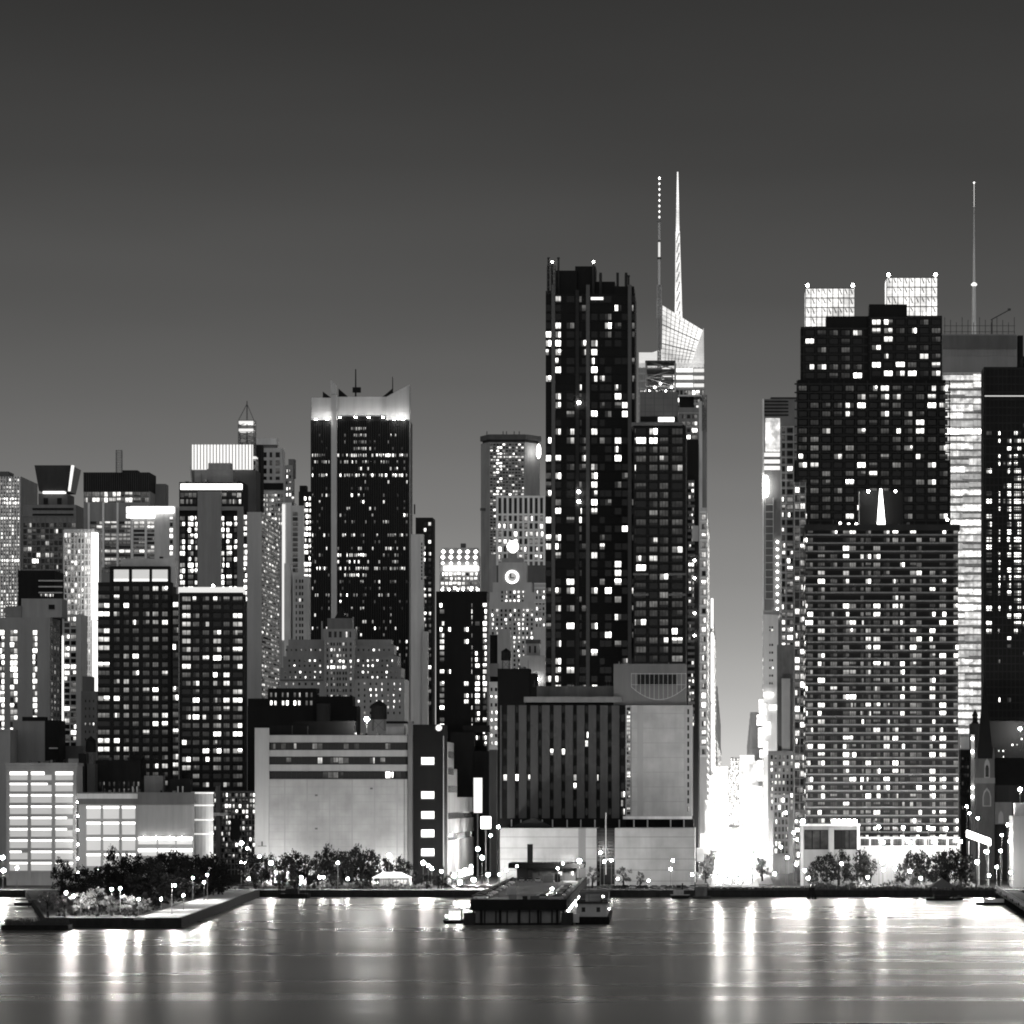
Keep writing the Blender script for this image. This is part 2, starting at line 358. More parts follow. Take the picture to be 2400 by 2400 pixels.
# pale ribbed tower at the left edge
b = B('ribbed_tower', 'pale tower of bright vertical ribs cut off by the left edge', 20, 2700)
b.box('wall', wall(.3), -60, 50, 1117, None, 63)
b.bars('cladding', wall(.85, .6, .08), -60, 50, 1117, 1500, 1.2, xs=rng(-56, 50, 6.4), xw=2.6)
b.wins([(x - 1.7, x + 1.7) for x in rng(-52.8, 48, 6.4)], rows(1122, 9, 41, 6), lambda r, c: 5 if r in (5, 6, 10, 21, 32, 33) else (4 if b.rng.random() < .5 else 3), off=.1)  # window glow raised to stand in for floodlight on the ribs
b.box('roof_plant', MID, -30, 20, 1105, 1117, 20)
b.finish()
# tower crowned by an upside-down dark lantern
b = B('crowned_tower', 'grey glass tower under a dark upside-down trapezoid crown', 115, 2500)
d = 2500
b.box('wall', wall(.24), 54, 178, 1183, None, 40)
b.bars('cladding', wall(.25), 54, 178, 1210, 1725, .5, xs=rng(54, 178, 10.3), xw=1.2, zs=rng(1210, 1720, 14), zw=2.0)
b.box('louvre_band', DK, 76, 172, 1190.5, 1195, .6, d - .62); b.box('louvre_band', DK, 76, 172, 1204, 1208.5, .6, d - .62)
b.box('neck', wall(.12), 90, 158, 1157, 1183, 26, d + 4)
b.box('neck_opening', DK, 102, 112, 1167, 1182, 1, d + 3.3); b.box('neck_opening', DK, 134, 144, 1167, 1182, 1, d + 3.3)
m = b.mb('crown', wall(.07, .4)); m.frus((X(90, d), X(158, d), d + 2, d + 32), Z(1150, d), (X(82, d), X(168, d), d - 2, d + 36), Z(1091, d))
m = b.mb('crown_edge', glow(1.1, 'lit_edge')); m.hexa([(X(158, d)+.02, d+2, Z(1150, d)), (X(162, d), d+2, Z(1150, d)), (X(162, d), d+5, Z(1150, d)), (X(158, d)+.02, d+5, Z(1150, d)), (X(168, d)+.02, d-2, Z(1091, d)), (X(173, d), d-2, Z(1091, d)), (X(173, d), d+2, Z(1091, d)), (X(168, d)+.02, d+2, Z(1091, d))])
b.box('lit_strip', glow(1.6, 'lit_strip'), 100, 150, 1151.5, 1156.5, 8, d + 1)
b.wins(cols(54, 178, 12, .8), rows(1226, 14, 35, 10), {5: .05, 4: .05, 3: .04, 2: .1, 1: .4})
b.finish(90)
# dark box with pale fins
b = B('finned_block', 'black office block with pale horizontal fins on its right half', 90, 1900)
b.box('wall', DK, 42, 128, 1337, None, 26)
for y in (1361, 1375, 1389): b.box('fin', PM, 90, 146, y - 1.5, y + 1.5, 1.2, 1898.8)
b.wins(cols(94, 126, 6, .6), rows(1392, 12, 3, 7), {4: .4, 3: .3, 1: .2})
b.finish()
# bright side-lit tower, added glowing strips stand for the glare on its corner
b = B('bright_tower', 'washed-out white tower with a blazing vertical sign on its corner', 200, 2100)
b.box('wall', wall(.75, .7, .12), 150, 221, 1240, None, 24)
b.bars('cladding', wall(.8, .7, .1), 150, 218, 1242, 1900, .7, xs=rng(150, 212, 8.2), xw=2.4, zs=rng(1248, 1900, 13), zw=3.0)
b.wins(cols(151, 211, 8, .75), rows(1249.5, 13, 50, 10), {5: .06, 4: .25, 3: .45, 2: .2})
b.box('sign', glow(3.5, 'sign_light', True), 215, 228, 1248, 1452, 3, 2093)
b.box('sign', glow(1.8, 'corner_glow_low', True), 217, 227, 1455, 1640, 3, 2093)
b.finish(70)
# grey slab with lit stair strips
b = B('grey_slab', 'plain grey slab block with two bright columns of stair windows', 60, 1750)
b.box('wall', wall(.34, .8, .1), -40, 117, 1447, None, 26)
b.box('penthouse', wall(.36, .8, .1), 50, 145, 1403, 1447, 14, 1755); b.box('lift_tower', wall(.24), 12, 50, 1420, 1447, 12, 1754)
b.box('penthouse_opening', DK, 114, 128, 1417, 1428, .6, 1754.6)
b.wins([(-2, 10), (24, 41), (77, 87)], rows(1477, 14.3, 20, 11.5), lambda r, c: 5 if b.rng.random() < .93 else 4)
b.side(117, 1751, 1775, 1455, 1760, 3, 14.3, .4, .6, {3: .1, 2: .3, 1: .3})
b.finish()
# lit band below the bright tower: mid-rise with paired windows
b = B('paired_window_block', 'narrow pale block of paired windows between the grey slab and the dark apartments', 160, 1850)
b.box('wall', wall(.5, .8, .12), 146, 190, 1440, None, 18)
b.wins([(151, 163), (166, 178)], rows(1446, 14, 26, 10), {5: .3, 4: .2, 2: .15, 0: .3})
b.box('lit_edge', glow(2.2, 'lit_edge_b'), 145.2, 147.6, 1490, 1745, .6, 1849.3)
b.finish()
b = B('ruined_block', 'ragged grey block with stepped top left of the dark apartments', 205, 1800)
b.box('wall', wall(.25), 190, 226, 1620, None, 16); b.box('upper_wall', wall(.2), 193, 212, 1585, 1620, 12, 1803)
b.wins(cols(196, 224, 3, .3), rows(1640, 18, 6, 6), {4: .25, 0: .5})
b.finish()
# roof tops above the garage
b = B('roof_block', 'grey windowless block with dark right end above the lit garage', 80, 1620)
b.box('wall', wall(.28, .8, .12), 30, 105, 1690, None, 18); b.box('dark_wing', DK, 105.2, 137, 1688, None, 17); b.box('roof_plant', DK, 52, 106, 1680, 1690, 6, 1624)
b.box('ledge', PM, 115, 135, 1752, 1755, .5, 1619.4)
b.finish()
b = B('pale_block', 'pale grey low block at the left edge behind the garage', 0, 1600)
b.box('wall', wall(.4, .8, .1), -60, 24, 1713, None, 16); b.box('parapet', wall(.45), -60, 25, 1709, 1713, 16.6, 1599.7)
b.finish()
b = B('low_roof_block', 'low grey block behind the water tank beside the garage', 170, 1640)
b.box('wall', wall(.16), 142, 196, 1748, None, 14); b.box('roof_plant', LG, 160, 186, 1778, 1788, 4, 1600)
b.finish()
def water_tank(name, label, px, py0, py1, wpx, d, leg_py):
    e = empty(name, (X(px, d), d, Z(leg_py, d)), label, 'water tank', 'rooftop water tanks')
    m = MB(); r = wpx * d / F / 2; z0, z1 = Z(py1, d), Z(py0, d); h = z1 - z0
    m.lathe((X(px, d), d, 0), [(r, z0), (r*.97, z1 - h*.3)], 14); m.obj('tank', wall(.03, .9, .4, .8), e)
    m = MB(); m.lathe((X(px, d), d, 0), [(r*1.08, z1 - h*.29), (.05, z1)], 14); m.obj('roof', wall(.02), e)
    for sx in (-1, 1):
        for sy in (-1, 1):
            m = MB(); m.tube((X(px, d) + sx*r*.75, d + sy*r*.75, Z(leg_py, d) - .2), (X(px, d) + sx*r*.7, d + sy*r*.7, z0 + .1), .16); m.obj('leg', STEEL, e)
    m = MB(); m.tube((X(px, d) - r*.7, d - r*.7, Z(leg_py, d)), (X(px, d) + r*.7, d - r*.7, z0), .08); m.tube((X(px, d) + r*.7, d - r*.7, Z(leg_py, d)), (X(px, d) - r*.7, d - r*.7, z0), .08); m.obj('brace', STEEL, e)
b = B('tank_shaft', 'dark narrow shaft that carries a water tank beside the garage', 212, 1490)
b.box('wall', wall(.03), 184, 200, 1766, None, 8); b.box('shaft', wall(.09), 204, 222, 1790, None, 7)
b.finish()
water_tank('water_tank', 'dark pointed water tank on tall legs above the brown block', 213, 1725, 1763, 24, 1493, 1790)
b = B('brown_block', 'low brown brick block behind the lit garage wing', 270, 1500)
clutter(b, 224, 330, 1782, 1500, 6)
b.box('wall', wall(.035, .9, .4), 222, 330, 1782, None, 14); b.box('roof_house', wall(.03), 310, 332, 1769, 1782, 8, 1503)
b.wins(cols(228, 330, 9, .35), rows(1832, 16, 2, 11), {3: .1, 2: .35, 1: .3})
b.finish()
# lit garage with three columns of big panes
b = B('parking_garage', 'grey lit garage of three columns of big glowing panes', 100, 1450, 'garage')
gw = wall(.36, .75, .08)
b.box('wall', gw, 15, 180, 1795, None, 13)
b.box('parapet', wall(.32), 12, 182, 1788, 1795.2, 13.4, 1449.8)
clutter(b, 20, 175, 1788, 1450, 8)
gc = [(23, 65), (73, 121), (130, 171)]
b.bars('cladding', gw, 15, 180, 1803, 2060, .5, xs=[19, 69, 125.5, 175.5], xw=7.5, zs=[1804.5 + 26.5*i for i in range(10)], zw=5)
pane = glow(.3, 'garage_pane'); strip = glow(2.4, 'ceiling_light')
for r in range(9):
    for c, (xa, xb) in enumerate(gc):
        y0 = 1807.2 + 26.5*r
        m = MB(); m.box(X(xa, 1450), X(xb, 1450), 1449.93, 1450.1, Z(y0 + 21.5, 1450), Z(y0 + (6 if r else 9), 1450)); o = m.obj('window', pane, b.e)
        m = MB(); f = b.rng.choice([1, 1, 1, .8, .65]); m.box(X(xa, 1450), X(xa + (xb-xa)*f, 1450), 1449.9, 1450.1, Z(y0 + (5.8 if r else 8.8), 1450), Z(y0 + 1.5, 1450)); m.obj('ceiling_light', strip, o)
for i in range(6):
    m = MB(); m.lathe((X(186, 1450), 1447, Z(1882 + i*33, 1450)), [(.25, 0), (.4, .4), (.25, .8)], 8); m.obj('wall_lamp', glow(60, 'wall_lamp', True), b.e)
b.finish()
# glazed wing with blank wall, right of the garage
b = B('garage_wing', 'low wide wing with glowing panes left and a blank floodlit wall right', 320, 1432, 'garage')
d = 1432
b.box('wall', wall(.5, .75, .08), 184, 455, 1858, None, 14)
b.box('fascia', wall(.17), 182, 456, 1857, 1885, .8, d - .85)
b.box('fascia_light', wall(.75), 180, 322, 1860, 1872, .3, d - 1.2)
b.box('blank_wall', wall(.42, .7, .1), 320, 450, 1886, 1961, .25, d - .28)
for c, (xa, xb) in enumerate([(203, 236), (242, 279), (286, 317)]):
    for r in range(4):
        y0 = 1888 + r*37
        m = MB(); m.box(X(xa, d), X(xb, d), d - .1, d + .1, Z(y0 + 31, d), Z(y0 + 7, d)); o = m.obj('window', glow(.42, 'wing_pane'), b.e)
        m = MB(); m.box(X(xa, d), X(xb, d), d - .14, d + .1, Z(y0 + 6.8, d), Z(y0 + 1.5, d)); m.obj('ceiling_light', glow(2.6, 'wing_light'), o)
for c, (xa, xb) in enumerate([(324, 367), (371, 411), (414, 451)]):
    for r in range(2):
        y0 = 1962 + r*27
        m = MB(); m.box(X(xa, d), X(xb, d), d - .1, d + .1, Z(y0 + 17, d), Z(y0 + 7, d)); o = m.obj('window', glow(.5, 'wing_pane_low'), b.e)
        m = MB(); m.box(X(xa, d), X(xb, d), d - .14, d + .1, Z(y0 + 6.8, d), Z(y0, d)); m.obj('ceiling_light', glow(3.5, 'wing_light_low', True), o)
for px in (338, 368, 398, 428):
    m = MB(); m.box(X(px - 2, d), X(px + 2, d), d - 2.2, d - 1.8, Z(1963, d), Z(1961, d)); o = m.obj('floodlight', glow(45, 'wing_flood', True), b.e)
    m = MB(); m.box(X(px, d) - .06, X(px, d) + .06, d - 1.79, d, Z(1963, d), Z(1962.4, d)); m.obj('bracket', STEEL, o)
# rounded glazed corner
m = MB(); xc, r0 = X(470, d), 4.4
m.lathe((xc, d + 4.4, 0), [(r0, G), (r0, Z(1856, d))], 20); m.obj('corner_bay', wall(.45, .5), b.e)
for y in (1857, 1886, 1920, 1953):
    m = MB(); m.lathe((xc, d + 4.4, 0), [(r0 + .15, Z(y + 3, d)), (r0 + .25, Z(y, d))], 20); m.obj('band', glow(.8, 'bay_band'), b.e)
for k, xx in enumerate((380, 408, 434)):
    pass
b.box('roof_house', wall(.16), 338, 382, 1818, 1857, 6, d + 5); b.box('roof_house', wall(.03), 398, 446, 1826, 1857, 6, d + 6)
clutter(b, 200, 450, 1857, d, 9)
for xx in (311, 321, 417, 428): b.box('vent_pipe', PM, xx - 1.2, xx + 1.2, 1843, 1857, .4, d + .4)
b.finish()
# dark apartment towers
ap = {5: .12, 4: .13, 3: .07, 2: .2, 1: .36}
b = B('apartment_tower', 'dark brick apartment tower with three glowing panels under its roof', 324, 1575, group='dark brick apartment towers')
b.box('wall', BR, 229, 404, 1366, None, 11); b.box('crown', wall(.035), 257, 398, 1327, 1366, 9, 1575.02)
b.box('roof_slab', wall(.5), 283, 411, 1309, 1327, 7, 1578); b.box('pier', wall(.5), 399.5, 411, 1327, 1375, 6, 1578)
clutter(b, 286, 408, 1309, 1578, 5, 5)
for xa, xb in ((267, 302), (310, 350), (357, 393)):
    m = MB(); m.box(X(xa, 1575), X(xb, 1575), 1574.8, 1575.1, Z(1362, 1575), Z(1335, 1575)); o = m.obj('crown_panel', glow(.5, 'crown_panel'), b.e)
    m = MB(); m.box(X(xa, 1575), X(xb, 1575), 1574.7, 1574.79, Z(1362.5, 1575), Z(1357, 1575)); m.obj('light_strip', glow(1.2, 'crown_strip'), o)
ac = [(229.5, 257), (267, 280), (290, 302), (311, 325), (335, 350), (358, 371), (380, 393)]
b.bars('cladding', wall(.042), 229, 404, 1368, 1880, .35, xs=[262, 285, 306, 330, 354, 375.5, 398.5], xw=7.5, zs=[1368 + 19.8*i for i in range(26)], zw=6.5)
b.wins(ac, rows(1374, 19.8, 24, 12.5), lambda r, c: pick(b.rng, {5: .22, 4: .18, 2: .2, 1: .2}) if c == 0 else pick(b.rng, ap))
b.finish()
b = B('apartment_tower', 'dark brick apartment tower with a white lit parapet and roof lamp', 497, 1570, group='dark brick apartment towers')
b.box('wall', BR, 404.5, 570, 1392, None, 10)
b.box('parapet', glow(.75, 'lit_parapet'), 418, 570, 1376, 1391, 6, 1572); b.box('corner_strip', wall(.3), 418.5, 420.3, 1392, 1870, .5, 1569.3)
b.wins([(405.5, 418)], rows(1411, 19.8, 23, 12.5), {5: .45, 4: .2, 2: .1, 1: .2})
rc = [(427, 447), (452, 467), (475, 490), (500, 518), (524, 538), (546, 568)]
b.bars('cladding', wall(.042), 420, 570, 1394, 1880, .35, xs=[423.5, 449.5, 471, 495, 521, 542], xw=5, zs=[1392 + 19.8*i for i in range(25)], zw=6.5)
b.wins(rc, rows(1398, 19.8, 23, 12.5), lambda r, c: pick(b.rng, {5: .28, 4: .2, 3: .1, 2: .2, 1: .15}) if c in (0, 5) else pick(b.rng, ap))
m = MB(); m.lathe((X(497, 1570), 1573, Z(1372, 1570)), [(.3, -.5), (.6, 0), (.3, .5)], 8); m.obj('roof_lamp', glow(80, 'roof_lamp', True), b.e)
b.finish()
b = B('low_rise_block', 'low grey street block with scattered lit windows between glazed wing and blank warehouse', 550, 1500)
b.box('wall', wall(.06), 478, 602, 1852, None, 14); b.box('stair_tower', wall(.12), 505, 516, 1842, None, 2, 1498)
b.bars('cladding', wall(.12), 500, 602, 1856, 2050, .3, xs=rng(502, 600, 8), xw=1.4, zs=rng(1856, 2040, 13), zw=3)
b.wins(cols(502, 600, 12, .75), rows(1859, 13, 13, 8.5), {5: .16, 4: .12, 3: .1, 2: .2, 1: .2}); b.box('dark_door', DK, 540, 562, 1918, 1968, 1, 1498.8); b.box('canopy', wall(.6), 500, 534, 1905, 1912, 3, 1496)
b.finish()
# dark topped tower with white piers
b = B('piered_tower', 'tower with a black ribbed top box and tall white piers', 280, 2300)
b.box('wall', wall(.3), 196, 352, 1152, None, 26); b.box('top_box', wall(.05), 195.5, 350, 1107, 1152, 27, 2299.6)
b.bars('cladding', wall(.07), 196, 350, 1108, 1152, .4, d=2299.6, xs=rng(198, 349, 5), xw=1.4)
b.wins(cols(196, 350, 8, .9), rows(1153, 13.5, 2, 11), lambda r, c: 4 if (r == 1 and c < 6) or (r == 0 and 1 < c < 6) else 2)
b.bars('pier', wall(.9, .6, .05), 196, 352, 1178, 1330, 1.0, xs=[208.5, 242.5, 276], xw=4.5)
b.wins([(211, 240), (245, 274), (278.5, 306)], rows(1222, 9.5, 13, 6.5), lambda r, c: 4 if r in (0, 1, 7) else pick(b.rng, {3: .25, 2: .4, 1: .2}))
m = MB()
for xx in (269.5, 282.5): m.tube((X(xx, 2300), 2305, Z(1110, 2300)), (X(xx, 2300), 2305, Z(1053, 2300)), .5)
for k in range(14): m.tube((X(269.5, 2300), 2305, Z(1106 - 4*k, 2300)), (X(282.5, 2300), 2305, Z(1106 - 4*k, 2300)), .22)
m.obj('mast', metal(.2), b.e)
b.box('roof_house', wall(.06), 286, 322, 1102, 1107, 10, 2306); b.box('rear_block', wall(.2), 364, 388, 1134, 1200, 12, 2320)
b.finish(60)
b = B('banded_block', 'grey block with a blazing light band under its roof', 352, 2240)
d = 2240
b.box('wall', wall(.6), 306, 412, 1186, None, 20)
b.box('light_band', glow(3, 'light_band', True), 296, 407, 1188, 1202, 2.2, d - 2.3); b.box('light_band', glow(2.6, 'light_band_low'), 296, 362, 1205, 1214, 1.2, d - 1.3)
b.bars('pier', wall(.85, .6, .05), 306, 364, 1215, 1330, .9, xs=[310, 342], xw=4.2)
b.wins([(313, 339), (345, 362)], rows(1222, 9.5, 12, 6.5), lambda r, c: 4 if r in (0, 1, 7) else pick(b.rng, {4: .06, 3: .2, 2: .4}))
b.wins([(398, 405)], rows(1211, 13.6, 7, 9.5), {5: .8})
b.finish()
# block with a curved light band, in front of a huge white sign
b = B('sign_block', 'dark block behind a huge blazing white rooftop billboard', 520, 2350)
b.box('wall', wall(.1), 448, 600, 1102, None, 22)
b.box('billboard', glow(1.0, 'billboard_light', True), 450, 592, 1042, 1100, 2.5, 2346)
b.bars('billboard_rib', wall(.6), 450, 592, 1042, 1100, .4, d=2346, xs=rng(455, 590, 7.5), xw=2.2)
b.finish()
b = B('shaft_tower', 'dark office tower with a grey central shaft and glowing cornice', 495, 2000)
b.box('wall', DK, 420, 569, 1130, None, 22); b.box('shaft', wall(.3, .8, .1), 463, 518, 1152, None, 2.5, 1997.4)
b.box('cornice_light', glow(3.2, 'cornice_light', True), 423, 567, 1134, 1147, 1.6, 1998.3)
b.box('ledge', wall(.28), 420, 463, 1187, 1196, 1.5, 1998.4); b.box('ledge', wall(.28), 518.2, 570, 1187, 1196, 1.5, 1998.4)
b.box('roof_plant', wall(.3), 456, 546, 1101, 1130, 12, 2004); b.box('roof_house', wall(.4), 488, 541, 1085, 1101, 8, 2006)
b.wins(cols(422, 461, 4, .85) + cols(520, 566, 4, .85), rows(1155, 15, 2, 11), {4: .15, 3: .35, 2: .4})
wr = rows(1210, 13.7, 13, 10)
b.wins([(422, 433), (441, 453), (457, 462)], wr, {5: .55, 4: .15, 2: .1}); b.wins([(519.5, 525), (531, 543), (549, 555)], wr, {5: .55, 4: .15, 2: .1})
b.box('pier', wall(.26), 556, 571, 1196, None, 1.6, 1998.3)
b.box('side_wing', DK, 571.2, 579, 1196, None, 14, 2000.3); b.wins([(571.6, 578.6)], rows(1207, 13.7, 15, 10), {5: .88}, d=2000.3)
clutter(b, 424, 560, 1130, 2000, 7); clutter(b, 460, 540, 1101, 2005, 4, 5)
m = MB(); m.tube((X(446, 2000), 2006, Z(1130, 2000)), (X(442, 2000), 2006, Z(1090, 2000)), .35); m.obj('antenna', PM, b.e)
b.finish()
b = B('blank_slab', 'grey slab with a blank west wall and slanting lit window bands on its side', 595, 1760)
b.box('wall', wall(.46, .8, .08), 579, 613, 1200, None, 68)
for i in range(44):
    z = Z(1204 + i*11.2, 1760); m = b.mb('side_band', wall(.35)); m.box(X(613, 1760) + .02, X(613, 1760) + .35, 1761, 1827, z - 1.2, z)
b.side(613, 1761, 1827, 1209.5, 1690, 12, 11.2, .88, .5, {4: .14, 3: .3, 2: .35, 1: .1}, off=.06)
b.finish(100)
# lattice mast
b = B('mast_block', 'black block that carries a lattice mast ringed with white bands', 575, 2400)
b.box('wall', DK, 545, 612, 1042, None, 14, 2404); b.box('low_wing', DK, 541, 606, 1120, 1215, 3, 2400)
b.wins([(578, 583), (588, 597)], rows(1142, 13, 5, 9), {5: .6, 4: .3}, d=2400)
b.finish()
e = empty('lattice_mast', (X(577, 2398), 2399, Z(1120, 2398)), 'lattice mast with white rings rising from a black block', 'mast')
d = 2395
def lattice(m, px0, px1, py0, py1, d, dd, n, r):
    x0, x1, z0, z1 = X(px0, d), X(px1, d), Z(py1, d), Z(py0, d)
    cs = [(x0, d), (x1, d), (x1, d + dd), (x0, d + dd)]
    for c in cs: m.tube((c[0], c[1], z0), (c[0], c[1], z1), r, n=4)
    for k in range(n):
        za, zb = z0 + (z1-z0)*k/n, z0 + (z1-z0)*(k+1)/n
        for i in range(4):
            p, q = cs[i], cs[(i+1) % 4]
            if k % 2: p, q = q, p
            m.tube((p[0], p[1], za), (q[0], q[1], zb), r*.7, n=4); m.tube((p[0], p[1], zb), (q[0], q[1], zb), r*.7, n=4)
m = MB(); lattice(m, 559, 595, 985, 1076, d, 9, 7, .45); m.obj('upper_lattice', metal(.12), e)
m = MB(); lattice(m, 556, 600, 1076, 1122, d, 9, 3, .6); m.obj('lower_lattice', metal(.3), e)
m = MB()
for p in ((559, 985), (595, 985)): m.tube((X(p[0], d), d, Z(p[1], d)), (X(577, d), d + 4, Z(945, d)), .3, n=4)
m.tube((X(577, d), d + 4, Z(1122, d)), (X(577, d), d + 4, Z(938, d)), .9, .35); m.obj('spire', metal(.1), e)
for y, a, c in ((990, 560, 594), (1008, 560, 594), (1073, 558, 600), (1122, 562, 594)):
    m = MB(); m.box(X(a, d), X(c, d), d - 1, d + 10, Z(y + 3, d), Z(y - 3, d)); m.obj('ring', glow(.85, 'mast_ring'), e)
# light stepped tower and its neighbours
b = B('stepped_tower', 'light grey stepped tower with a flat pale hat', 630, 2450)
b.box('wall', wall(.5), 612, 662, 1056, None, 14); b.box('hat', wall(.7), 598, 648, 1027, 1042, 12, 2452); b.box('neck', wall(.15), 602, 646, 1042, 1050, 10, 2453); b.box('upper_wall', wall(.5), 599, 660, 1050, 1200, 13, 2453)
b.wins([(601, 608), (614, 625), (632, 638), (646, 656)], rows(1060, 19, 5, 12), {1: .3, 0: .6}, d=2450)
b.box('setback', wall(.55), 612, 668, 1125, None, 6, 2444); b.box('setback_band', DK, 616, 664, 1132, 1148, .5, 2443.4)
b.wins(cols(614, 664, 7, .7), rows(1158, 11, 10, 7), {4: .3, 3: .4, 2: .2}, d=2444)
b.finish()
b = B('lit_tower', 'slender white floodlit tower beside the black tower', 680, 2350)
b.box('wall', wall(.8, .7, .1), 661, 690, 1178, None, 16); b.box('turret', wall(.3), 668, 686, 1090, 1178, 10, 2354); b.box('turret_top', wall(.14), 676, 690, 1076, 1120, 8, 2356)
b.wins([(684, 689)], rows(1150, 14, 12, 9), {4: .3, 1: .3}); b.wins([(670, 674), (678, 682)], rows(1100, 14, 5, 7), {5: .35, 3: .3}, d=2354)
b.box('glowing_strip', glow(.9, 'strip_glow'), 661, 668, 1182, 1500, .5, 2349.4)  # flat strip of wall with its own even glow
b.finish()
b = B('dark_window_tower', 'dark tower edge with bright stacked windows left of the black tower', 712, 2300)
b.box('wall', wall(.04), 700, 745, 1152, None, 20); b.box('roof_house', DK, 702, 718, 1138, 1152, 8, 2304)
b.wins([(713, 722), (724, 730)], rows(1164, 14, 16, 9), {5: .75, 4: .2}); b.box('inner_wall', wall(.55), 682, 712, 1185, None, 8, 2296)
b.wins([(686, 698)], rows(1200, 12, 12, 9), {1: .6}, d=2296)
b.finish()
b = B('light_block', 'light stone block with small dark windows below the lit tower', 710, 2100)
b.box('wall', wall(.6), 688, 724, 1350, None, 16); b.wins([(693, 696), (701, 705), (707, 711)], rows(1358, 14.8, 12, 8), {0: .8, 4: .1})
b.box('pale_end', wall(.85), 666, 679, 1320, None, 14, 2095)  # end wall in a paler tone than the block
b.finish()
# black tower with light crown
b = B('black_tower', 'tall black ribbed tower under a pale floodlit winged crown', 846, 1950)
d = 1950
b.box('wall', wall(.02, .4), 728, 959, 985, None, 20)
b.bars('cladding', wall(.05, .5), 728, 959, 986, 1700, .5, xs=rng(731, 956, 5.35), xw=1.5)
b.box('light_fin', wall(.55, .6, .05), 776, 789, 925, 1470, 2.5, d - 2.6)
b.box('corner_fin', wall(.3), 959.3, 961.5, 905, 1690, 1.5, d - 1.2)
br = {4, 5, 7, 16, 17, 21, 22, 28, 29}
tw = [730, 736.5, 742, 747, 752.5, 758, 763, 768.5] + [791 + 5.35*i for i in range(31)]
def blk(r, c):
    px = tw[c]
    if 825 < px < 860 and r in (0, 1, 2, 3): return 3
    if 826 < px < 860 and r == 4: return 4
    if 880 < px < 922 and r == 4: return 5
    p = .62 if r in (4, 5, 7, 21) else .30 if r in (16, 18, 20, 25, 30) else .06
    if r in (19, 22) and 805 < px < 860: p = .85
    if 838 < px < 860: p = max(p, .3)
    if px > 905: p = max(p, .15)
    if b.rng.random() < p: return b.rng.choice([5, 4, 4, 3, 2])
    return 1 if b.rng.random() < .06 else None
b.wins([(x, x + 3.6) for x in tw], rows(1001, 15.6, 42, 7.5), blk, off=.1)
cm = wall(.6, .6, .08)
b.box('crown_wall', cm, 790, 905, 930, 976, 1.5, d + 3); b.box('crown_base', wall(.025), 789, 905, 976, 986, 16, d + 1)
for (xa, ya, xb, yb, nm) in ((730, 932, 776, 932, 'crown_screen'), (905, 930, 960, 901, 'crown_screen')):
    m = MB(); m.hexa([(X(xa, d), d + .2, Z(984.5, d)), (X(xb, d), d + .2, Z(984.5, d)), (X(xb, d), d + 1.4, Z(984.5, d)), (X(xa, d), d + 1.4, Z(984.5, d)), (X(xa, d), d + .2, Z(ya, d)), (X(xb, d), d + .2, Z(yb, d)), (X(xb, d), d + 1.4, Z(yb, d)), (X(xa, d), d + 1.4, Z(ya, d))]); m.obj(nm, cm, b.e)
m = MB(); m.hexa([(X(776, d), d - 2.6, Z(925.2, d)), (X(789, d), d - 2.6, Z(925.2, d)), (X(789, d), d - .1, Z(925.2, d)), (X(776, d), d - .1, Z(925.2, d)), (X(776, d), d - 2.6, Z(891, d)), (X(789, d), d - 2.6, Z(903, d)), (X(789, d), d - .1, Z(903, d)), (X(776, d), d - .1, Z(891, d))]); m.obj('fin_tip', wall(.55, .6, .05), b.e)
for tri in (((754, 931.5), (776, 931.5), (754, 915)), ((791, 929.6), (816, 929.6), (791, 908)), ((892, 929.6), (919, 929.6), (919, 907))):
    m = MB(); P = [(X(a, d), Z(c, d)) for a, c in tri]; m.poly([(x, d + 5, z) for x, z in P]); m.poly([(x, d + 6, z) for x, z in P[::-1]])
    for i in range(3):
        (x0, z0), (x1, z1) = P[i], P[(i+1) % 3]; m.quad((x0, d+5, z0), (x0, d+6, z0), (x1, d+6, z1), (x1, d+5, z1))
    m.obj('crown_wing', wall(.03), b.e)
for px, y0, r0 in ((830, 861, .5), (917, 879, .35)):
    m = MB(); m.tube((X(px, d), d + 8, Z(931, d)), (X(px, d), d + 8, Z(y0, d)), r0, r0*.6)
    if px == 830: m.box(X(823, d), X(842, d), d + 7, d + 9, Z(916, d), Z(904, d))
    m.obj('antenna', wall(.03), b.e)
for px, s in ((742, .5), (768, .9), (797, .45), (834, .5), (865, .55), (898, .6), (925, .8), (945, .9)):
    m = MB(); dd = d - 1.0 if 790 < px < 904 else d - 3.6; y = 979 if 790 < px < 904 else 985; m.box(X(px - 2.5, d), X(px + 2.5, d), dd, dd + .5, Z(y, d), Z(y - 1.2, d)); o = m.obj('floodlight', glow(170*s, 'crown_flood_%d' % (s*10), True), b.e)
b.finish()
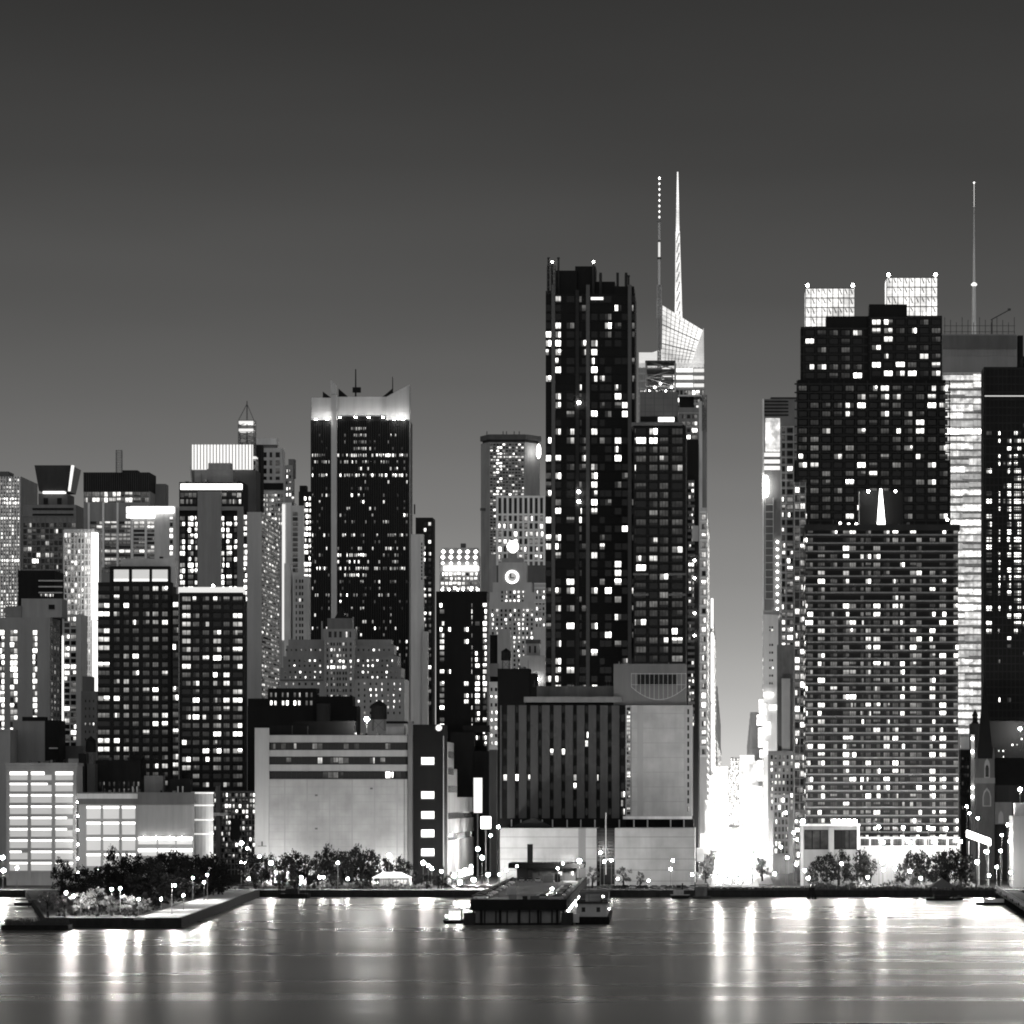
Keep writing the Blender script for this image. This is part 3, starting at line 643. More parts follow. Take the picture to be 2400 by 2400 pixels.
# ------------------------------------------------------------------ middle of the skyline
# stepped masonry hotel in front of the black tower
b = B('stepped_hotel', 'stepped stone hotel with a central tower in front of the black tower', 795, 1720, 'hotel')
d = 1720; st = wall(.36, .85, .14); st2 = wall(.30, .85, .14); sl = wall(.42, .85, .12)
b.box('base_wall', sl, 655, 948, 1592, None, 24)
for i, (xa, xb, ya, yb) in enumerate([(657, 940, 1565, 1592), (664, 932, 1538, 1565), (671, 924, 1513, 1538), (676, 918, 1499, 1513)]):
    b.box('terrace_wall', st2, xa, xb, ya, yb, 20 - 4*i, d + 2 + 2*i)
b.box('tower', st, 760, 830, 1500, None, 20, d - 1.2); b.box('tower_top', st, 757, 832, 1474, 1500, 12, d + .5); b.box('lantern', wall(.2), 767, 824, 1449, 1474, 9, d + 2)
m = MB(); m.lathe((X(795, d), d + 7, 0), [(3.2, Z(1449, d)), (2.2, Z(1440, d)), (.4, Z(1420, d))], 8); m.obj('cap', wall(.04), b.e)
b.box('finial', st, 753, 756, 1456, 1500, 1, d + 1); b.box('finial', st, 826, 829, 1446, 1474, 1, d + 1.5)
b.bars('cladding', sl, 760, 830, 1501, 1690, .35, d=d - 1.2, xs=[762, 772, 816, 827], xw=3)
b.bars('cornice', wall(.12), 657, 758, 1500, 1600, .4, d=d, zs=[1594], zw=2.5)
lt = {5: .22, 4: .1, 3: .1, 1: .1, 0: .45}
tc2 = [(766, 769.5), (775, 779), (781, 785), (789, 793), (795, 799), (803, 807), (809, 813), (820, 824)]
b.wins(tc2, rows(1506, 13.6, 14, 7), lambda r, c: 5 if (r == 3 and b.rng.random() < .6) or (r == 4) else pick(b.rng, {4: .1, 3: .12, 2: .1, 0: .6}), d=d - 1.2)
b.wins([(770, 777), (783, 789), (795, 801), (808, 814), (819, 823)], rows(1480, 16, 1, 14), {0: .7, 4: .3}, d=d + .5)
for (xa, xb, y, dd) in ((666, 756, 1521, d + 6), (834, 918, 1521, d + 6), (672, 756, 1546, d + 4), (834, 924, 1546, d + 4), (663, 756, 1573, d + 2), (834, 934, 1573, d + 2)):
    n = int((xb - xa) / 11)
    b.wins(cols(xa, xb, n, .32), rows(y, 12, 2 if y > 1521 else 1, 4.8), {5: .3, 4: .12, 1: .2}, d=dd)
b.wins(cols(664, 754, 6, .3) + cols(834, 944, 8, .26), rows(1600, 13.6, 6, 6), {5: .28, 4: .1, 3: .1, 0: .5})
b.finish()
# grey slim tower beside the black tower
b = B('slim_tower', 'slim pale tower edge with a dark cap right of the black tower', 990, 1900)
b.box('wall', wall(.62, .75, .1), 963, 992, 1252, None, 12, 1894); b.box('cap', DK, 974, 1014, 1213, None, 16)
b.box('lower_wing', wall(.5), 990, 1002, 1480, None, 12, 1893); b.box('top_slit', wall(.03), 970, 973, 1182, 1205, .8, 1902)
b.wins([(994, 999), (1004, 1010)], rows(1224, 14, 32, 8), {5: .22, 4: .15, 2: .2, 0: .3}); b.wins([(987, 990)], rows(1272, 9, 10, 6), {0: .8}, d=1894)
b.finish()
# white lit hotel with rows of lamps
b = B('lamp_hotel', 'dazzling pale hotel with rows of diamond lamps and white terraces', 1080, 2300, 'hotel')
d = 2300
b.box('wall', wall(.55), 1030, 1122, 1300, None, 16); b.box('upper_wall', wall(.5), 1036, 1120, 1284, 1300, 10, d + 4)
m = MB(); m.box(X(1078, d), X(1090, d), d + 6, d + 8, Z(1284, d), Z(1272, d)); m.obj('roof_aerial', wall(.1), b.e)
for r, y in enumerate((1292, 1306, 1320)):
    for i in range(5):
        x = 1038 + i * 19.0
        m = MB(); s = 5.2 if r < 2 else 4
        m.poly([(X(x - s, d), d + (3.8 if r == 0 else -.2), Z(y, d)), (X(x, d), d + (3.8 if r == 0 else -.2), Z(y + s, d)), (X(x + s, d), d + (3.8 if r == 0 else -.2), Z(y, d)), (X(x, d), d + (3.8 if r == 0 else -.2), Z(y - s, d))]); m.obj('diamond_lamp', glow(5, 'diamond_lamp'), b.e)
b.box('terrace_light', glow(3, 'terrace_light', True), 1040, 1122, 1327, 1337, 1.5, d - 1.6)
b.wins(cols(1032, 1120, 9, .7), rows(1342, 11, 4, 7), {5: .5, 4: .3, 2: .2})
b.finish()
# dark slab with scattered windows
b = B('dark_slab', 'narrow black slab tower with scattered small square windows', 1083, 1650)
d = 1650
b.box('wall', wall(.022, .85), 1022, 1141, 1386, None, 14)
b.wins([(1031, 1041), (1048, 1056), (1088, 1098), (1105, 1107), (1114, 1124), (1132, 1140.5)], rows(1414, 14.1, 24, 10), lambda r, c: pick(b.rng, [{5: .5, 2: .2}, {5: .15}, {5: .35, 2: .05}, {4: .5, 2: .2}, {5: .35, 1: .1}, {5: .7, 1: .2}][c]) or None)
b.box('side_strip', wall(.25), 1141.2, 1144.5, 1390, None, 6, d + 1)
for i in range(6):
    m = MB(); m.lathe((X(1036 + i*17 + b.rng.uniform(-3, 3), d), d + 3, Z(1381, d)), [(.3, -.4), (.55, 0), (.3, .5)], 8); m.obj('roof_lamp', glow(30, 'slab_lamp', True), b.e)
b.finish()
# flared oval tower far behind
e = empty('oval_tower', (X(1195, 3900), 3900, G), 'far grey oval tower with a flared dark roof rim', 'building')
d = 3900
def ovalpts(k, x0, x1, f0, f1, depth):
    # plan: two slanting facets and a wide middle facet
    return [(X(x0, d), d + depth*.5), (X(f0, d), d), (X(f1, d), d), (X(x1, d), d + depth*.5), (X(f1, d), d + depth), (X(f0, d), d + depth)]
m = MB(); prism(m, ovalpts(0, 1124, 1263, 1147, 1230, 40), G, Z(1036, d)); m.obj('wall', wall(.33, .6), e)
m = MB(); prism(m, ovalpts(0, 1122, 1266, 1146, 1232, 44), Z(1030, d), Z(1018, d)); m.obj('roof_rim', wall(.1), e)
m = MB(); prism(m, ovalpts(0, 1128, 1260, 1149, 1228, 40), Z(1036.5, d), Z(1030, d)); m.obj('rim_neck', wall(.06), e)
m = MB()
for px in (1140, 1178, 1186, 1204, 1216): m.tube((X(px, d), d + 8, Z(1018, d)), (X(px, d), d + 8, Z(1009, d)), .5)
m.obj('antenna', wall(.1), e)
m = MB(); m.lathe((X(1262, d), d + 4, Z(1058, d)), [(.8, -7), (2.2, -3), (2.2, 4), (.8, 8)], 10); m.obj('sign_light', glow(12, 'oval_sign'), e)
m = MB(); m.box(X(1124, d), X(1147, d), d + 9, d + 12, Z(1195, d), Z(1189, d)); m.obj('dark_belt', wall(.1), e)
rr = random.Random(5); ws = MB(); cnt = 0
for r in range(46):
    for c in range(11):
        x = 1149 + c * 7.3; y = 1040 + r * 7.3
        if y > 1300: continue
        k = 4 if r == 4 and rr.random() < .8 else pick(rr, {5: .04, 4: .13, 3: .14, 2: .1, 1: .3})
        if 1163 < x < 1175 and rr.random() < .6: k = 5
        if cnt < 100 and k >= 3:
            o = bpy.data.objects.new('window', WMESH[k]); C.objects.link(o); o.parent = e; o.location = Vector((X(x, d), d - .1, Z(y + 4, d))) - Vector(e.location); o.scale = (5.4*d/F, 1, 4*d/F); cnt += 1
        else: ws.quad((X(x, d), d-.1, Z(y+4, d)), (X(x+5.4, d), d-.1, Z(y+4, d)), (X(x+5.4, d), d-.1, Z(y, d)), (X(x, d), d-.1, Z(y, d)), k)
tag(ws.obj('window_grid', WIN, e), kind='stuff')
# white framed grid block
b = B('white_grid_block', 'white gridded slab with tall dark slots in front of the oval tower', 1222, 2600)
d = 2600
b.box('wall', wall(.12), 1164, 1278, 1163, None, 20)
b.bars('frame', wall(.9, .6, .05), 1164, 1278, 1163, 1325, .9, xs=[1165.5 + 12.2*i for i in range(10)], xw=5.2, zs=[1164.5, 1206, 1224, 1242, 1260, 1278, 1296, 1314], zw=4.5)
b.wins([(1168.5 + 12.2*i, 1175 + 12.2*i) for i in range(9)], [(1168, 1203)] + rows(1210, 18, 6, 11), lambda r, c: 0 if r == 0 else pick(b.rng, {5: .28, 4: .2, 2: .2}))
b.finish()
# clock tower
b = B('clock_tower', 'stepped masonry tower with a round lit clock and a glowing globe', 1200, 2400, 'tower')
d = 2400; pm = wall(.55, .85, .12)
b.box('clock_stage', pm, 1168, 1234, 1318, 1380, 14, d + 2)
for i, (xa, xb, ya, yb) in enumerate([(1155, 1246, 1365, 1400), (1148, 1272, 1388, 1424), (1146, 1282, 1410, 1450)]): b.box('terrace_wall', pm, xa, xb, ya, yb, 16, d + 1.6 - .5*i)
b.box('base_wall', pm, 1146, 1285, 1440, None, 22, d - .5)
b.box('neck', wall(.3), 1190, 1210, 1296, 1318, 6, d + 6); b.box('shoulder', wall(.35), 1176, 1226, 1308, 1318, 9, d + 4)
m = MB(); m.lathe((X(1200, d), d + 9, Z(1280, d)), [(1.2, -3.6), (3.3, -1.8), (3.9, .4), (3.3, 2.4), (1.2, 4)], 14); m.obj('globe', glow(9, 'globe_light', True), b.e)
m = MB(); n = 28; cx, cz = X(1200, d), Z(1352, d); ro, ri = 15.5*d/F, 11*d/F
for i in range(n):
    a0, a1 = 2*math.pi*i/n, 2*math.pi*(i+1)/n
    m.quad(*[(cx + r*math.cos(a), d + 1.6, cz + r*math.sin(a)) for r, a in ((ri, a0), (ro, a0), (ro, a1), (ri, a1))])
face = m.obj('clock_face', glow(4, 'clock_light'), b.e)
m = MB(); m.lathe((0, 0, 0), [(ri, 0), (ri, .2)], 24)
m.v = [(cx + x, d + 1.85 - z, cz + y) for x, y, z in m.v]; m.obj('dial', glow(.35, 'dial_light'), face)
m = MB(); m.box(cx - 1.5, cx - .6, d + 1.4, d + 1.55, cz - .4, cz + 2.6); m.box(cx - 1.4, cx + 1.6, d + 1.4, d + 1.55, cz - .9, cz - .2); m.obj('clock_hand', wall(.03), face)
b.wins(cols(1172, 1230, 6, .4), rows(1385, 10.5, 3, 6), {5: .3, 3: .1, 0: .5}, d=d + .9)
b.wins(cols(1150, 1282, 13, .45), rows(1428, 10.6, 18, 6.2), {5: .3, 4: .15, 3: .05, 0: .4}, d=d - .5)
b.finish()
# blocks under the clock tower
b = B('white_ledged_block', 'pale ledged block squeezed between clock tower and tall dark tower', 1268, 2200)
b.box('wall', wall(.6), 1252, 1290, 1366, None, 12); b.bars('ledge', wall(.8), 1252, 1290, 1366, 1450, .8, zs=[1368, 1378, 1412, 1432], zw=3)
b.wins(cols(1254, 1286, 4, .5), rows(1384, 13, 7, 7), {5: .4, 2: .2}); b.finish()
b = B('grey_gable', 'plain grey slab in front of the clock tower behind a water tank', 1182, 1750)
b.box('wall', wall(.33, .8, .06), 1166, 1196, 1474, None, 12); b.box('dark_return', DK, 1148, 1165.8, 1488, None, 10, 1752); b.box('shelf', wall(.2), 1146, 1168, 1555, 1585, 3, 1745)
b.box('lit_shaft', wall(.8), 1146, 1168, 1598, None, 3, 1744); b.wins([(1150, 1154), (1160, 1165)], rows(1612, 18, 8, 8), {5: .6, 4: .2}, d=1744)
b.finish()
b = B('hatted_block', 'small pale block with a domed cap beside the tall dark tower', 1250, 1800)
b.box('wall', wall(.42, .8, .08), 1224, 1278, 1536, None, 14); b.box('cap_house', wall(.36), 1234, 1264, 1508, 1536, 7, 1803); b.box('cap', wall(.08), 1232, 1266, 1499, 1508, 8, 1802.5)
b.box('slot', DK, 1240, 1244, 1514, 1530, .5, 1802.6); b.box('slot', DK, 1252, 1256, 1514, 1530, .5, 1802.6)
clutter(b, 1228, 1276, 1536, 1802, 4)
m = MB(); m.lathe((X(1262, 1800), 1798, Z(1592, 1800)), [(.3, -.5), (.6, 0), (.3, .5)], 8); m.obj('roof_lamp', glow(60, 'hat_lamp', True), b.e); b.finish()
b = B('black_block', 'pitch black windowless block carrying a round water tank', 1205, 1580)
b.box('wall', wall(.015), 1166, 1241, 1567, None, 14); clutter(b, 1168, 1240, 1567, 1582, 7)
b.box('low_wing', wall(.016), 1241.2, 1258, 1578, None, 12, 1581); b.finish()
water_tank('water_tank', 'black water tank on the roof of the pitch black block', 1186, 1519, 1548, 23, 1584, 1567)
# the tall dark riverside tower
b = B('riverside_tower', 'tallest dark tower with grey pilasters and sparse lit windows', 1390, 1620)
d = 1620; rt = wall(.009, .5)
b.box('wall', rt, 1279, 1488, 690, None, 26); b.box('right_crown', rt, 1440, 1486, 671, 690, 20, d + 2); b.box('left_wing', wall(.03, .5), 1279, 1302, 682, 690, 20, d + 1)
b.box('roof_house', rt, 1300, 1352, 634, 690, 16, d + 4); b.box('roof_house', rt, 1348, 1396, 624, 690, 14, d + 6); b.box('roof_house', rt, 1396, 1441, 660, 690, 15, d + 5)
b.bars('pilaster', wall(.10, .6, .06), 1279, 1488, 668, 1625, .9, xs=[1297, 1378, 1476], xw=8.5)
b.bars('pilaster', wall(.05, .6, .06), 1279, 1488, 680, 1625, .6, xs=[1353], xw=8)
b.bars('cladding', wall(.016, .6), 1279, 1488, 690, 1625, .25, zs=[690 + 20.7*i for i in range(46)], zw=2.2)
rcx = [(1279.5, 1291.5), (1302, 1314.5), (1328, 1346), (1358, 1363), (1364, 1373), (1386, 1400), (1406, 1417), (1418, 1433), (1441, 1456), (1458, 1471), (1481.5, 1487)]
pc = [{5: .22, 2: .14}, {5: .24, 4: .08, 2: .1}, {5: .1, 4: .05, 2: .1}, {2: .1, 1: .2}, {5: .07, 2: .15}, {5: .17, 4: .06}, {4: .06, 2: .14}, {5: .09, 2: .12}, {5: .06, 2: .08}, {5: .1, 3: .06}, {4: .16, 2: .14}]
seq = {}
def rl(r, c):
    k = pick(b.rng, pc[c])
    if r > 0 and seq.get((r-1, c), 0) == 5 and b.rng.random() < .25: k = 5
    if c == 3 and r in (10, 24, 25): k = 5
    seq[(r, c)] = k; return k or (0 if b.rng.random() < .5 else None)
b.wins(rcx, rows(694, 20.7, 45, 14.5), rl)
m = MB()
for px, y0, r in ((1285, 604, .5), (1308, 604, .5), (1293, 614, .6), (1390, 616, .6), (1407, 640, .7), (1447, 640, .6), (1467, 640, .7), (1473, 646, .4)):
    m.tube((X(px, d), d + 3, Z(690, d)), (X(px, d), d + 3, Z(y0, d)), r, n=6)
    m.box(X(px - 3, d), X(px + 3, d), d + 2.4, d + 3.6, Z(y0, d), Z(y0 - 3, d))
m.obj('flue', wall(.06), b.e)
m = MB(); lattice(m, 1282, 1302, 622, 690, d + 1, 3, 8, .16); m.obj('roof_frame', metal(.06), b.e)
for px, y in ((1293.5, 612), (1390.5, 612)):
    m = MB(); m.lathe((X(px, d), d + 2.2, Z(y, d)), [(.2, -.4), (.5, 0), (.2, .4)], 8); m.obj('beacon', glow(40, 'beacon_light', True), b.e)
for px, y in ((1357, 944), (1357, 1153), (1357, 1176)):
    m = MB(); m.lathe((X(px, d), d - 1.2, Z(y, d)), [(.3, -.7), (.8, 0), (.3, .7)], 8); m.obj('facade_lamp', glow(60, 'facade_lamp', True), b.e)
m = MB(); m.box(X(1385, d), X(1414, d), d - .9, d - .2, Z(703, d), Z(697, d)); m.obj('top_light', glow(1.2, 'top_light'), b.e)
b.finish()
# broad dark tower beside it
b = B('broad_tower', 'broad dark apartment tower stepping down right of the tallest tower', 1545, 1585)
d = 1585
b.box('wall', wall(.016, .55), 1484, 1607, 1000, None, 44); b.box('roof_ledge', wall(.17), 1480, 1600, 990, 1000, 26, d - .3)
clutter(b, 1500, 1588, 918, d + 3, 6, 8); clutter(b, 1590, 1606, 1000, d + 2, 2)
b.box('penthouse', panelled(.14, .09, 3.0, 4.0), 1500, 1588, 918, 990, 20, d + 2); b.box('penthouse_slot', DK, 1500.5, 1587, 976, 988, .3, d + 1.68); b.box('slot_light', glow(3, 'slot_light'), 1543, 1580, 978, 988, .3, d + 1.3)
b.bars('cladding', wall(.028, .6), 1484, 1607, 1000, 1660, .3, xs=[1487, 1518, 1545, 1573, 1604], xw=3, zs=[1000 + 21.3*i for i in range(31)], zw=4.5)
b.bars('balcony_band', wall(.17), 1484, 1520, 1000, 1660, 1.2, zs=[1346, 1394], zw=5); b.bars('balcony_band', wall(.17), 1567, 1608, 1000, 1660, 1.2, zs=[1346, 1394], zw=5)
b.wins([(1486, 1489.5), (1491, 1514), (1522, 1541), (1546, 1566), (1575, 1600)], rows(1004, 21.3, 30, 14.5), lambda r, c: pick(b.rng, {5: .5, 4: .1, 2: .1} if (r < 2 and c < 3) else {5: .09 if r < 16 else .15, 4: .05, 2: .05, 1: .6}))
b.finish()
m = empty('roof_scaffold', (X(1545, 2450), 2450, Z(930, 2450)), 'open lattice frame of beams under the striped aerial', 'scaffold'); e = m
d = 2450
m = MB(); lattice(m, 1514, 1582, 846, 925, d, 16, 4, .7); m.obj('frame', metal(.3), e)
m = MB(); lattice(m, 1520, 1576, 880, 925, d + 3, 10, 6, .6); m.obj('inner_frame', metal(.1), e)
for (xa, xb, y) in ((1512, 1582, 848), (1516, 1580, 868)):
    m = MB(); m.box(X(xa, d), X(xb, d), d - 2, d + 18, Z(y + 2, d), Z(y - 2, d)); m.obj('ring_beam', metal(.05), e)
for i in range(5):
    m = MB(); m.lathe((X(1522 + i*13, d), d - 3, Z(918 - (i % 3)*9, d)), [(.3, -.6), (.7, 0), (.3, .6)], 8); m.obj('work_lamp', glow(25, 'work_lamp', True), e)
e = empty('striped_aerial', (X(1545, 2455), 2456, Z(860, 2455)), 'tall aerial of stacked bright and dark segments', 'aerial'); d = 2455
segs = [(862, 745, 7, .35, 'lat'), (745, 700, 10, .5, 'lat'), (700, 668, 9, .4, 'lat'), (668, 607, 5.5, .9, 'seg'), (607, 602, 9, .12, 'seg'), (602, 567, 5, .95, 'lit'), (567, 562, 4, .1, 'seg'), (562, 520, 5, .7, 'seg'), (520, 508, 7, .2, 'lat'), (508, 416, 1.2, .3, 'seg')]
for ya, yb, wpx, g, kind in segs:
    m = MB()
    if kind == 'lat': lattice(m, 1545 - wpx/2, 1545 + wpx/2, yb, ya, d, wpx*d/F, max(3, int((ya-yb)/7)), .42); m.obj('lattice_section', metal(g), e)
    else: m.tube((X(1545, d), d + 1.5, Z(ya, d)), (X(1545, d), d + 1.5, Z(yb, d)), wpx/2*d/F, n=8); m.obj('mast_section', glow(.75, 'aerial_lit') if kind == 'lit' else wall(g), e)
for i in range(8):
    m = MB(); m.lathe((X(1545.5, d), d - .4, Z(418 + i*13, d)), [(.2, -.8), (.65, 0), (.2, .8)], 8); m.obj('beacon', glow(9 if i == 0 else 2.2, 'aerial_beacon_%d' % (i == 0)), e)
# crystal tower with spire
b = B('crystal_tower', 'faceted glass tower with a glowing sloped crown and banded lit floors', 1580, 2900)
d = 2900
b.box('wall', wall(.35, .5), 1497, 1650, 862, None, 40); b.box('left_shoulder', glow(.62, 'crown_dim'), 1497.5, 1556, 826, 862, 30, d + 1)
def facet(name, mat, pts, b=b, thick=2.0):
    m = MB(); f = [(X(p[0], d), d + p[2], Z(p[1], d)) for p in pts]; k = [(x, y + thick, z) for x, y, z in f]
    m.poly(f); m.poly(k[::-1])
    for i in range(len(f)): j = (i+1) % len(f); m.quad(f[j], f[i], k[i], k[j])
    m.obj(name, mat, b.e)
def crown_mat(s, nm, sc=.05, lo=.6, hi=1.3):
    m, t, p = nodes(nm); n = t.nodes.new; l = t.links.new; geo = n('ShaderNodeNewGeometry'); a = n('ShaderNodeTexNoise'); a.inputs['Scale'].default_value = sc; a.inputs['Detail'].default_value = 5
    l(geo.outputs['Position'], a.inputs['Vector']); br = n('ShaderNodeTexBrick'); br.inputs['Scale'].default_value = .12; br.inputs['Color1'].default_value = (1, 1, 1, 1); br.inputs['Color2'].default_value = (.86, .86, .86, 1); br.inputs['Mortar'].default_value = (.6, .6, .6, 1)
    mp = n('ShaderNodeMapping'); mp.inputs['Rotation'].default_value = (math.radians(90), 0, 0); l(geo.outputs['Position'], mp.inputs[0]); l(mp.outputs[0], br.inputs['Vector'])
    r = n('ShaderNodeMapRange'); r.inputs['From Min'].default_value = .3; r.inputs['From Max'].default_value = .7; r.inputs['To Min'].default_value = s*lo; r.inputs['To Max'].default_value = s*hi; l(a.outputs['Fac'], r.inputs['Value'])
    q = n('ShaderNodeMath'); q.operation = 'MULTIPLY'; l(r.outputs[0], q.inputs[0]); l(br.outputs['Color'], q.inputs[1]); l(q.outputs[0], p.inputs['Emission Strength']); p.inputs['Emission Color'].default_value = (1, .985, .96, 1)
    m.cycles.emission_sampling = 'NONE'; return m
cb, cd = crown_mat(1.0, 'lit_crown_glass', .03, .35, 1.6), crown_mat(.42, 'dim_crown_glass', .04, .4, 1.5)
facet('crown_facet', cb, [(1551, 850, 0), (1620, 850, 0), (1646, 772, 4), (1553, 716, 0)])
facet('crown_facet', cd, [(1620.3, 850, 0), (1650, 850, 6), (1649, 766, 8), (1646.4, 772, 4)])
m = MB(); A, B2, C2, D2 = [Vector((X(p[0], d), d + p[2] - .5, Z(p[1], d))) for p in ((1551, 850, 0), (1620, 850, 0), (1646, 772, 4), (1553, 716, 0))]
for i in range(1, 9): t = i/9; m.tube(tuple(A.lerp(B2, t)), tuple(D2.lerp(C2, t)), .3, n=4)
for i in range(1, 12): t = i/12; m.tube(tuple(A.lerp(D2, t)), tuple(B2.lerp(C2, t)), .22 if i % 4 else .55, n=4)
m.obj('glazing_bar', wall(.35), b.e)
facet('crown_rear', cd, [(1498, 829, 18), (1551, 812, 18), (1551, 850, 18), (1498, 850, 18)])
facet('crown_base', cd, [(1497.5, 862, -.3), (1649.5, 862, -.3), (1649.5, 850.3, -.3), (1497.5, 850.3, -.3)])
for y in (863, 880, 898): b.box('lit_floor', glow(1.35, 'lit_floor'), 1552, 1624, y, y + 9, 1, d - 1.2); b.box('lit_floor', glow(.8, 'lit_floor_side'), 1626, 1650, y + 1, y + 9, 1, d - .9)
b.bars('cladding', wall(.5, .5), 1497, 1650, 860, 1250, .8, xs=rng(1500, 1648, 9.2), xw=1.4, zs=rng(876, 1240, 17.5), zw=4)
b.wins(cols(1499, 1650, 16, .82), rows(915, 17.5, 16, 11), {5: .25, 4: .3, 3: .2})
m = MB(); m.tube((X(1590.5, d), d + 6, Z(775, d)), (X(1588, d), d + 6, Z(540, d)), 3.4, 1.7, 6); m.tube((X(1588, d), d + 6, Z(540, d)), (X(1588, d), d + 6, Z(400, d)), 1.5, .5, 6); m.obj('spire', crown_mat(1.15, 'lit_spire'), b.e)
m = MB()
for k in range(10): m.tube((X(1586 - .6*(k % 2), d), d + 2, Z(775 - 23*k, d)), (X(1594 - .6*k*.5, d), d + 2, Z(752 - 23*k, d)), .5, n=4)
m.obj('spire_brace', metal(.25), b.e)
b.finish()
# buildings along the left side of the glowing street
b = B('cornered_tower', 'grey tower with a crane-like roof bracket and a pale corner pier', 1625, 2300)
d = 2300
b.box('wall', wall(.25), 1590, 1655.5, 955, 1300, 40); b.box('roof_deck', wall(.6), 1590, 1642, 925, 929, 18); b.box('roof_wall', DK, 1592, 1626, 930, 955, 10, d + 3)
b.box('corner_pier', wall(.7), 1638, 1646, 940, 1300, 1.2, d - 1.3); b.bars('cladding', wall(.5), 1590, 1638, 955, 1300, .5, zs=rng(968, 1290, 32), zw=2)
m = MB(); lattice(m, 1646, 1656, 926, 1010, d - 3, 6, 7, .3); m.obj('roof_bracket', metal(.1), b.e)
b.wins([(1598, 1606), (1610, 1618), (1622, 1634)], rows(972, 16, 20, 9), {5: .3, 4: .2, 2: .2}); b.finish()
b = B('balcony_block', 'dark block with a column of small balconies facing the glowing street', 1610, 1720)
d = 1720
b.box('wall', wall(.03), 1560, 1637, 1030, None, 28); b.box('side_house', wall(.5), 1622, 1637, 1232, 1268, 2, d - 2.2)
for i in range(40):
    y = 1130 + i*14.4
    m = b.mb('balcony', metal(.12)); m.box(X(1612, d), X(1628, d), d - 1.6, d - .02, Z(y + 1.6, d), Z(y, d)); m.box(X(1612, d), X(1628, d), d - 1.6, d - 1.5, Z(y, d), Z(y - 4, d))
b.wins([(1614, 1619), (1621, 1626)], rows(1132, 14.4, 40, 8), {5: .16, 4: .2, 3: .15, 1: .2})
for y in (1314, 1356, 1438, 1490): 
    m = MB(); m.lathe((X(1628, d), d - 1.5, Z(y, d)), [(.2, -.5), (.6, 0), (.2, .5)], 8); m.obj('balcony_lamp', glow(50, 'balcony_lamp', True), b.e)
b.finish()
b = B('street_tower', 'pale narrow tower along the left of the glowing street', 1650, 2050)
b.box('wall', wall(.55), 1640, 1657, 1190, None, 200); b.bars('cladding', wall(.75), 1640, 1657, 1195, 1800, .5, zs=rng(1200, 1790, 22), zw=4)
b.wins([(1645, 1654)], rows(1206, 22, 26, 12), {5: .35, 4: .3, 2: .2}); b.side(1657, 2052, 2248, 1200, 1880, 24, 17, .6, .55, {5: .45, 4: .25, 3: .1}); b.finish()
b = B('sign_front_block', 'far street front covered in blazing signs at the left of the canyon', 1664, 2500)
b.box('wall', wall(.5), 1645, 1666, 1400, None, 700)
for i, (ya, yb) in enumerate(((1402, 1470), (1480, 1640), (1648, 1720), (1726, 1800))):
    m = MB(); x = X(1666, 2500); m.box(x + .1, x + 1.6, 2502 + 20*i, 2512 + 60*i, Z(yb, 2500), Z(ya, 2500)); m.obj('sign', glow((2, 3, 4, 6)[i], 'glow_sign_%d' % i, True), b.e)
b.side(1666, 2600, 3190, 1420, 1870, 40, 14, .6, .6, {5: .5, 4: .3}); b.finish()
# --------------------------------------------------- right of the street
b = B('screen_tower', 'tower left of the silver pair with a lit screen and ribbed top', 1826, 1960)
d = 1960
b.box('wall', wall(.17), 1789, 1866, 935, None, 30); b.bars('cladding', wall(.34), 1830, 1866, 1000, 1880, .4, xs=[1831, 1842, 1860], xw=2, zs=rng(1000, 1860, 18), zw=2.5)
b.bars('louvre', wall(.03), 1791, 1848, 938, 980, .4, zs=[941, 949, 957, 965, 973], zw=3.5); b.box('roof_rail', wall(.06), 1806, 1870, 931, 934.8, 14, d + 2)
b.box('corner_pier', wall(.85), 1787, 1791, 935, 1860, 1.5, d - 1.6)
b.box('screen', crown_mat(.75, 'screen_light', .2, .1, 2.2), 1794, 1828, 980, 1058, .8, d - .9)
for y in (1066, 1082, 1097): b.box('screen_band', glow(.9, 'screen_band'), 1791, 1828, y - 5, y + 4, .7, d - .8)
m = MB(); m.lathe((X(1795, d), d - 3.5, 0), [(.8, Z(1166, d)), (1.5, Z(1158, d)), (1.5, Z(1126, d)), (.8, Z(1116, d))], 12); m.obj('beam_lamp', glow(12, 'beam_lamp', True), b.e)
for i in range(14):
    y = 1182 + i*17
    m = b.mb('balcony_frame', wall(.6)); m.box(X(1793, d), X(1813, d), d - 1.2, d - .02, Z(y + 1.5, d), Z(y, d)); m.box(X(1793, d), X(1794.5, d), d - 1.15, d - .03, Z(y, d), Z(y - 15.4, d)); m.box(X(1811.5, d), X(1813, d), d - 1.15, d - .03, Z(y, d), Z(y - 15.4, d))
for i in range(11):
    m = MB(); m.lathe((X(1822, d), d - .8, Z(1270 + i*17.5, d)), [(.25, -.6), (.65, 0), (.25, .6)], 8); m.obj('balcony_lamp', glow(16, 'screen_lamp'), b.e)
b.wins([(1833, 1840), (1845, 1858)], rows(1003, 18, 45, 11), lambda r, c: pick(b.rng, {5: .25, 4: .2, 2: .2} if r > 8 else {5: .06, 1: .4})); b.finish()
b = B('white_gable', 'white flat front with few small windows above the blazing street signs', 1805, 1800)
d = 1800
b.box('wall', wall(.75, .7, .08), 1789, 1824, 1440, None, 30); b.box('top_band', wall(.5), 1790, 1826, 1430, 1440, 24, d + 1)
b.wins([(1803, 1806), (1808, 1812)], rows(1468, 7, 2, 4) + rows(1509, 18, 6, 5), {0: .7, 5: .1, 4: .1})
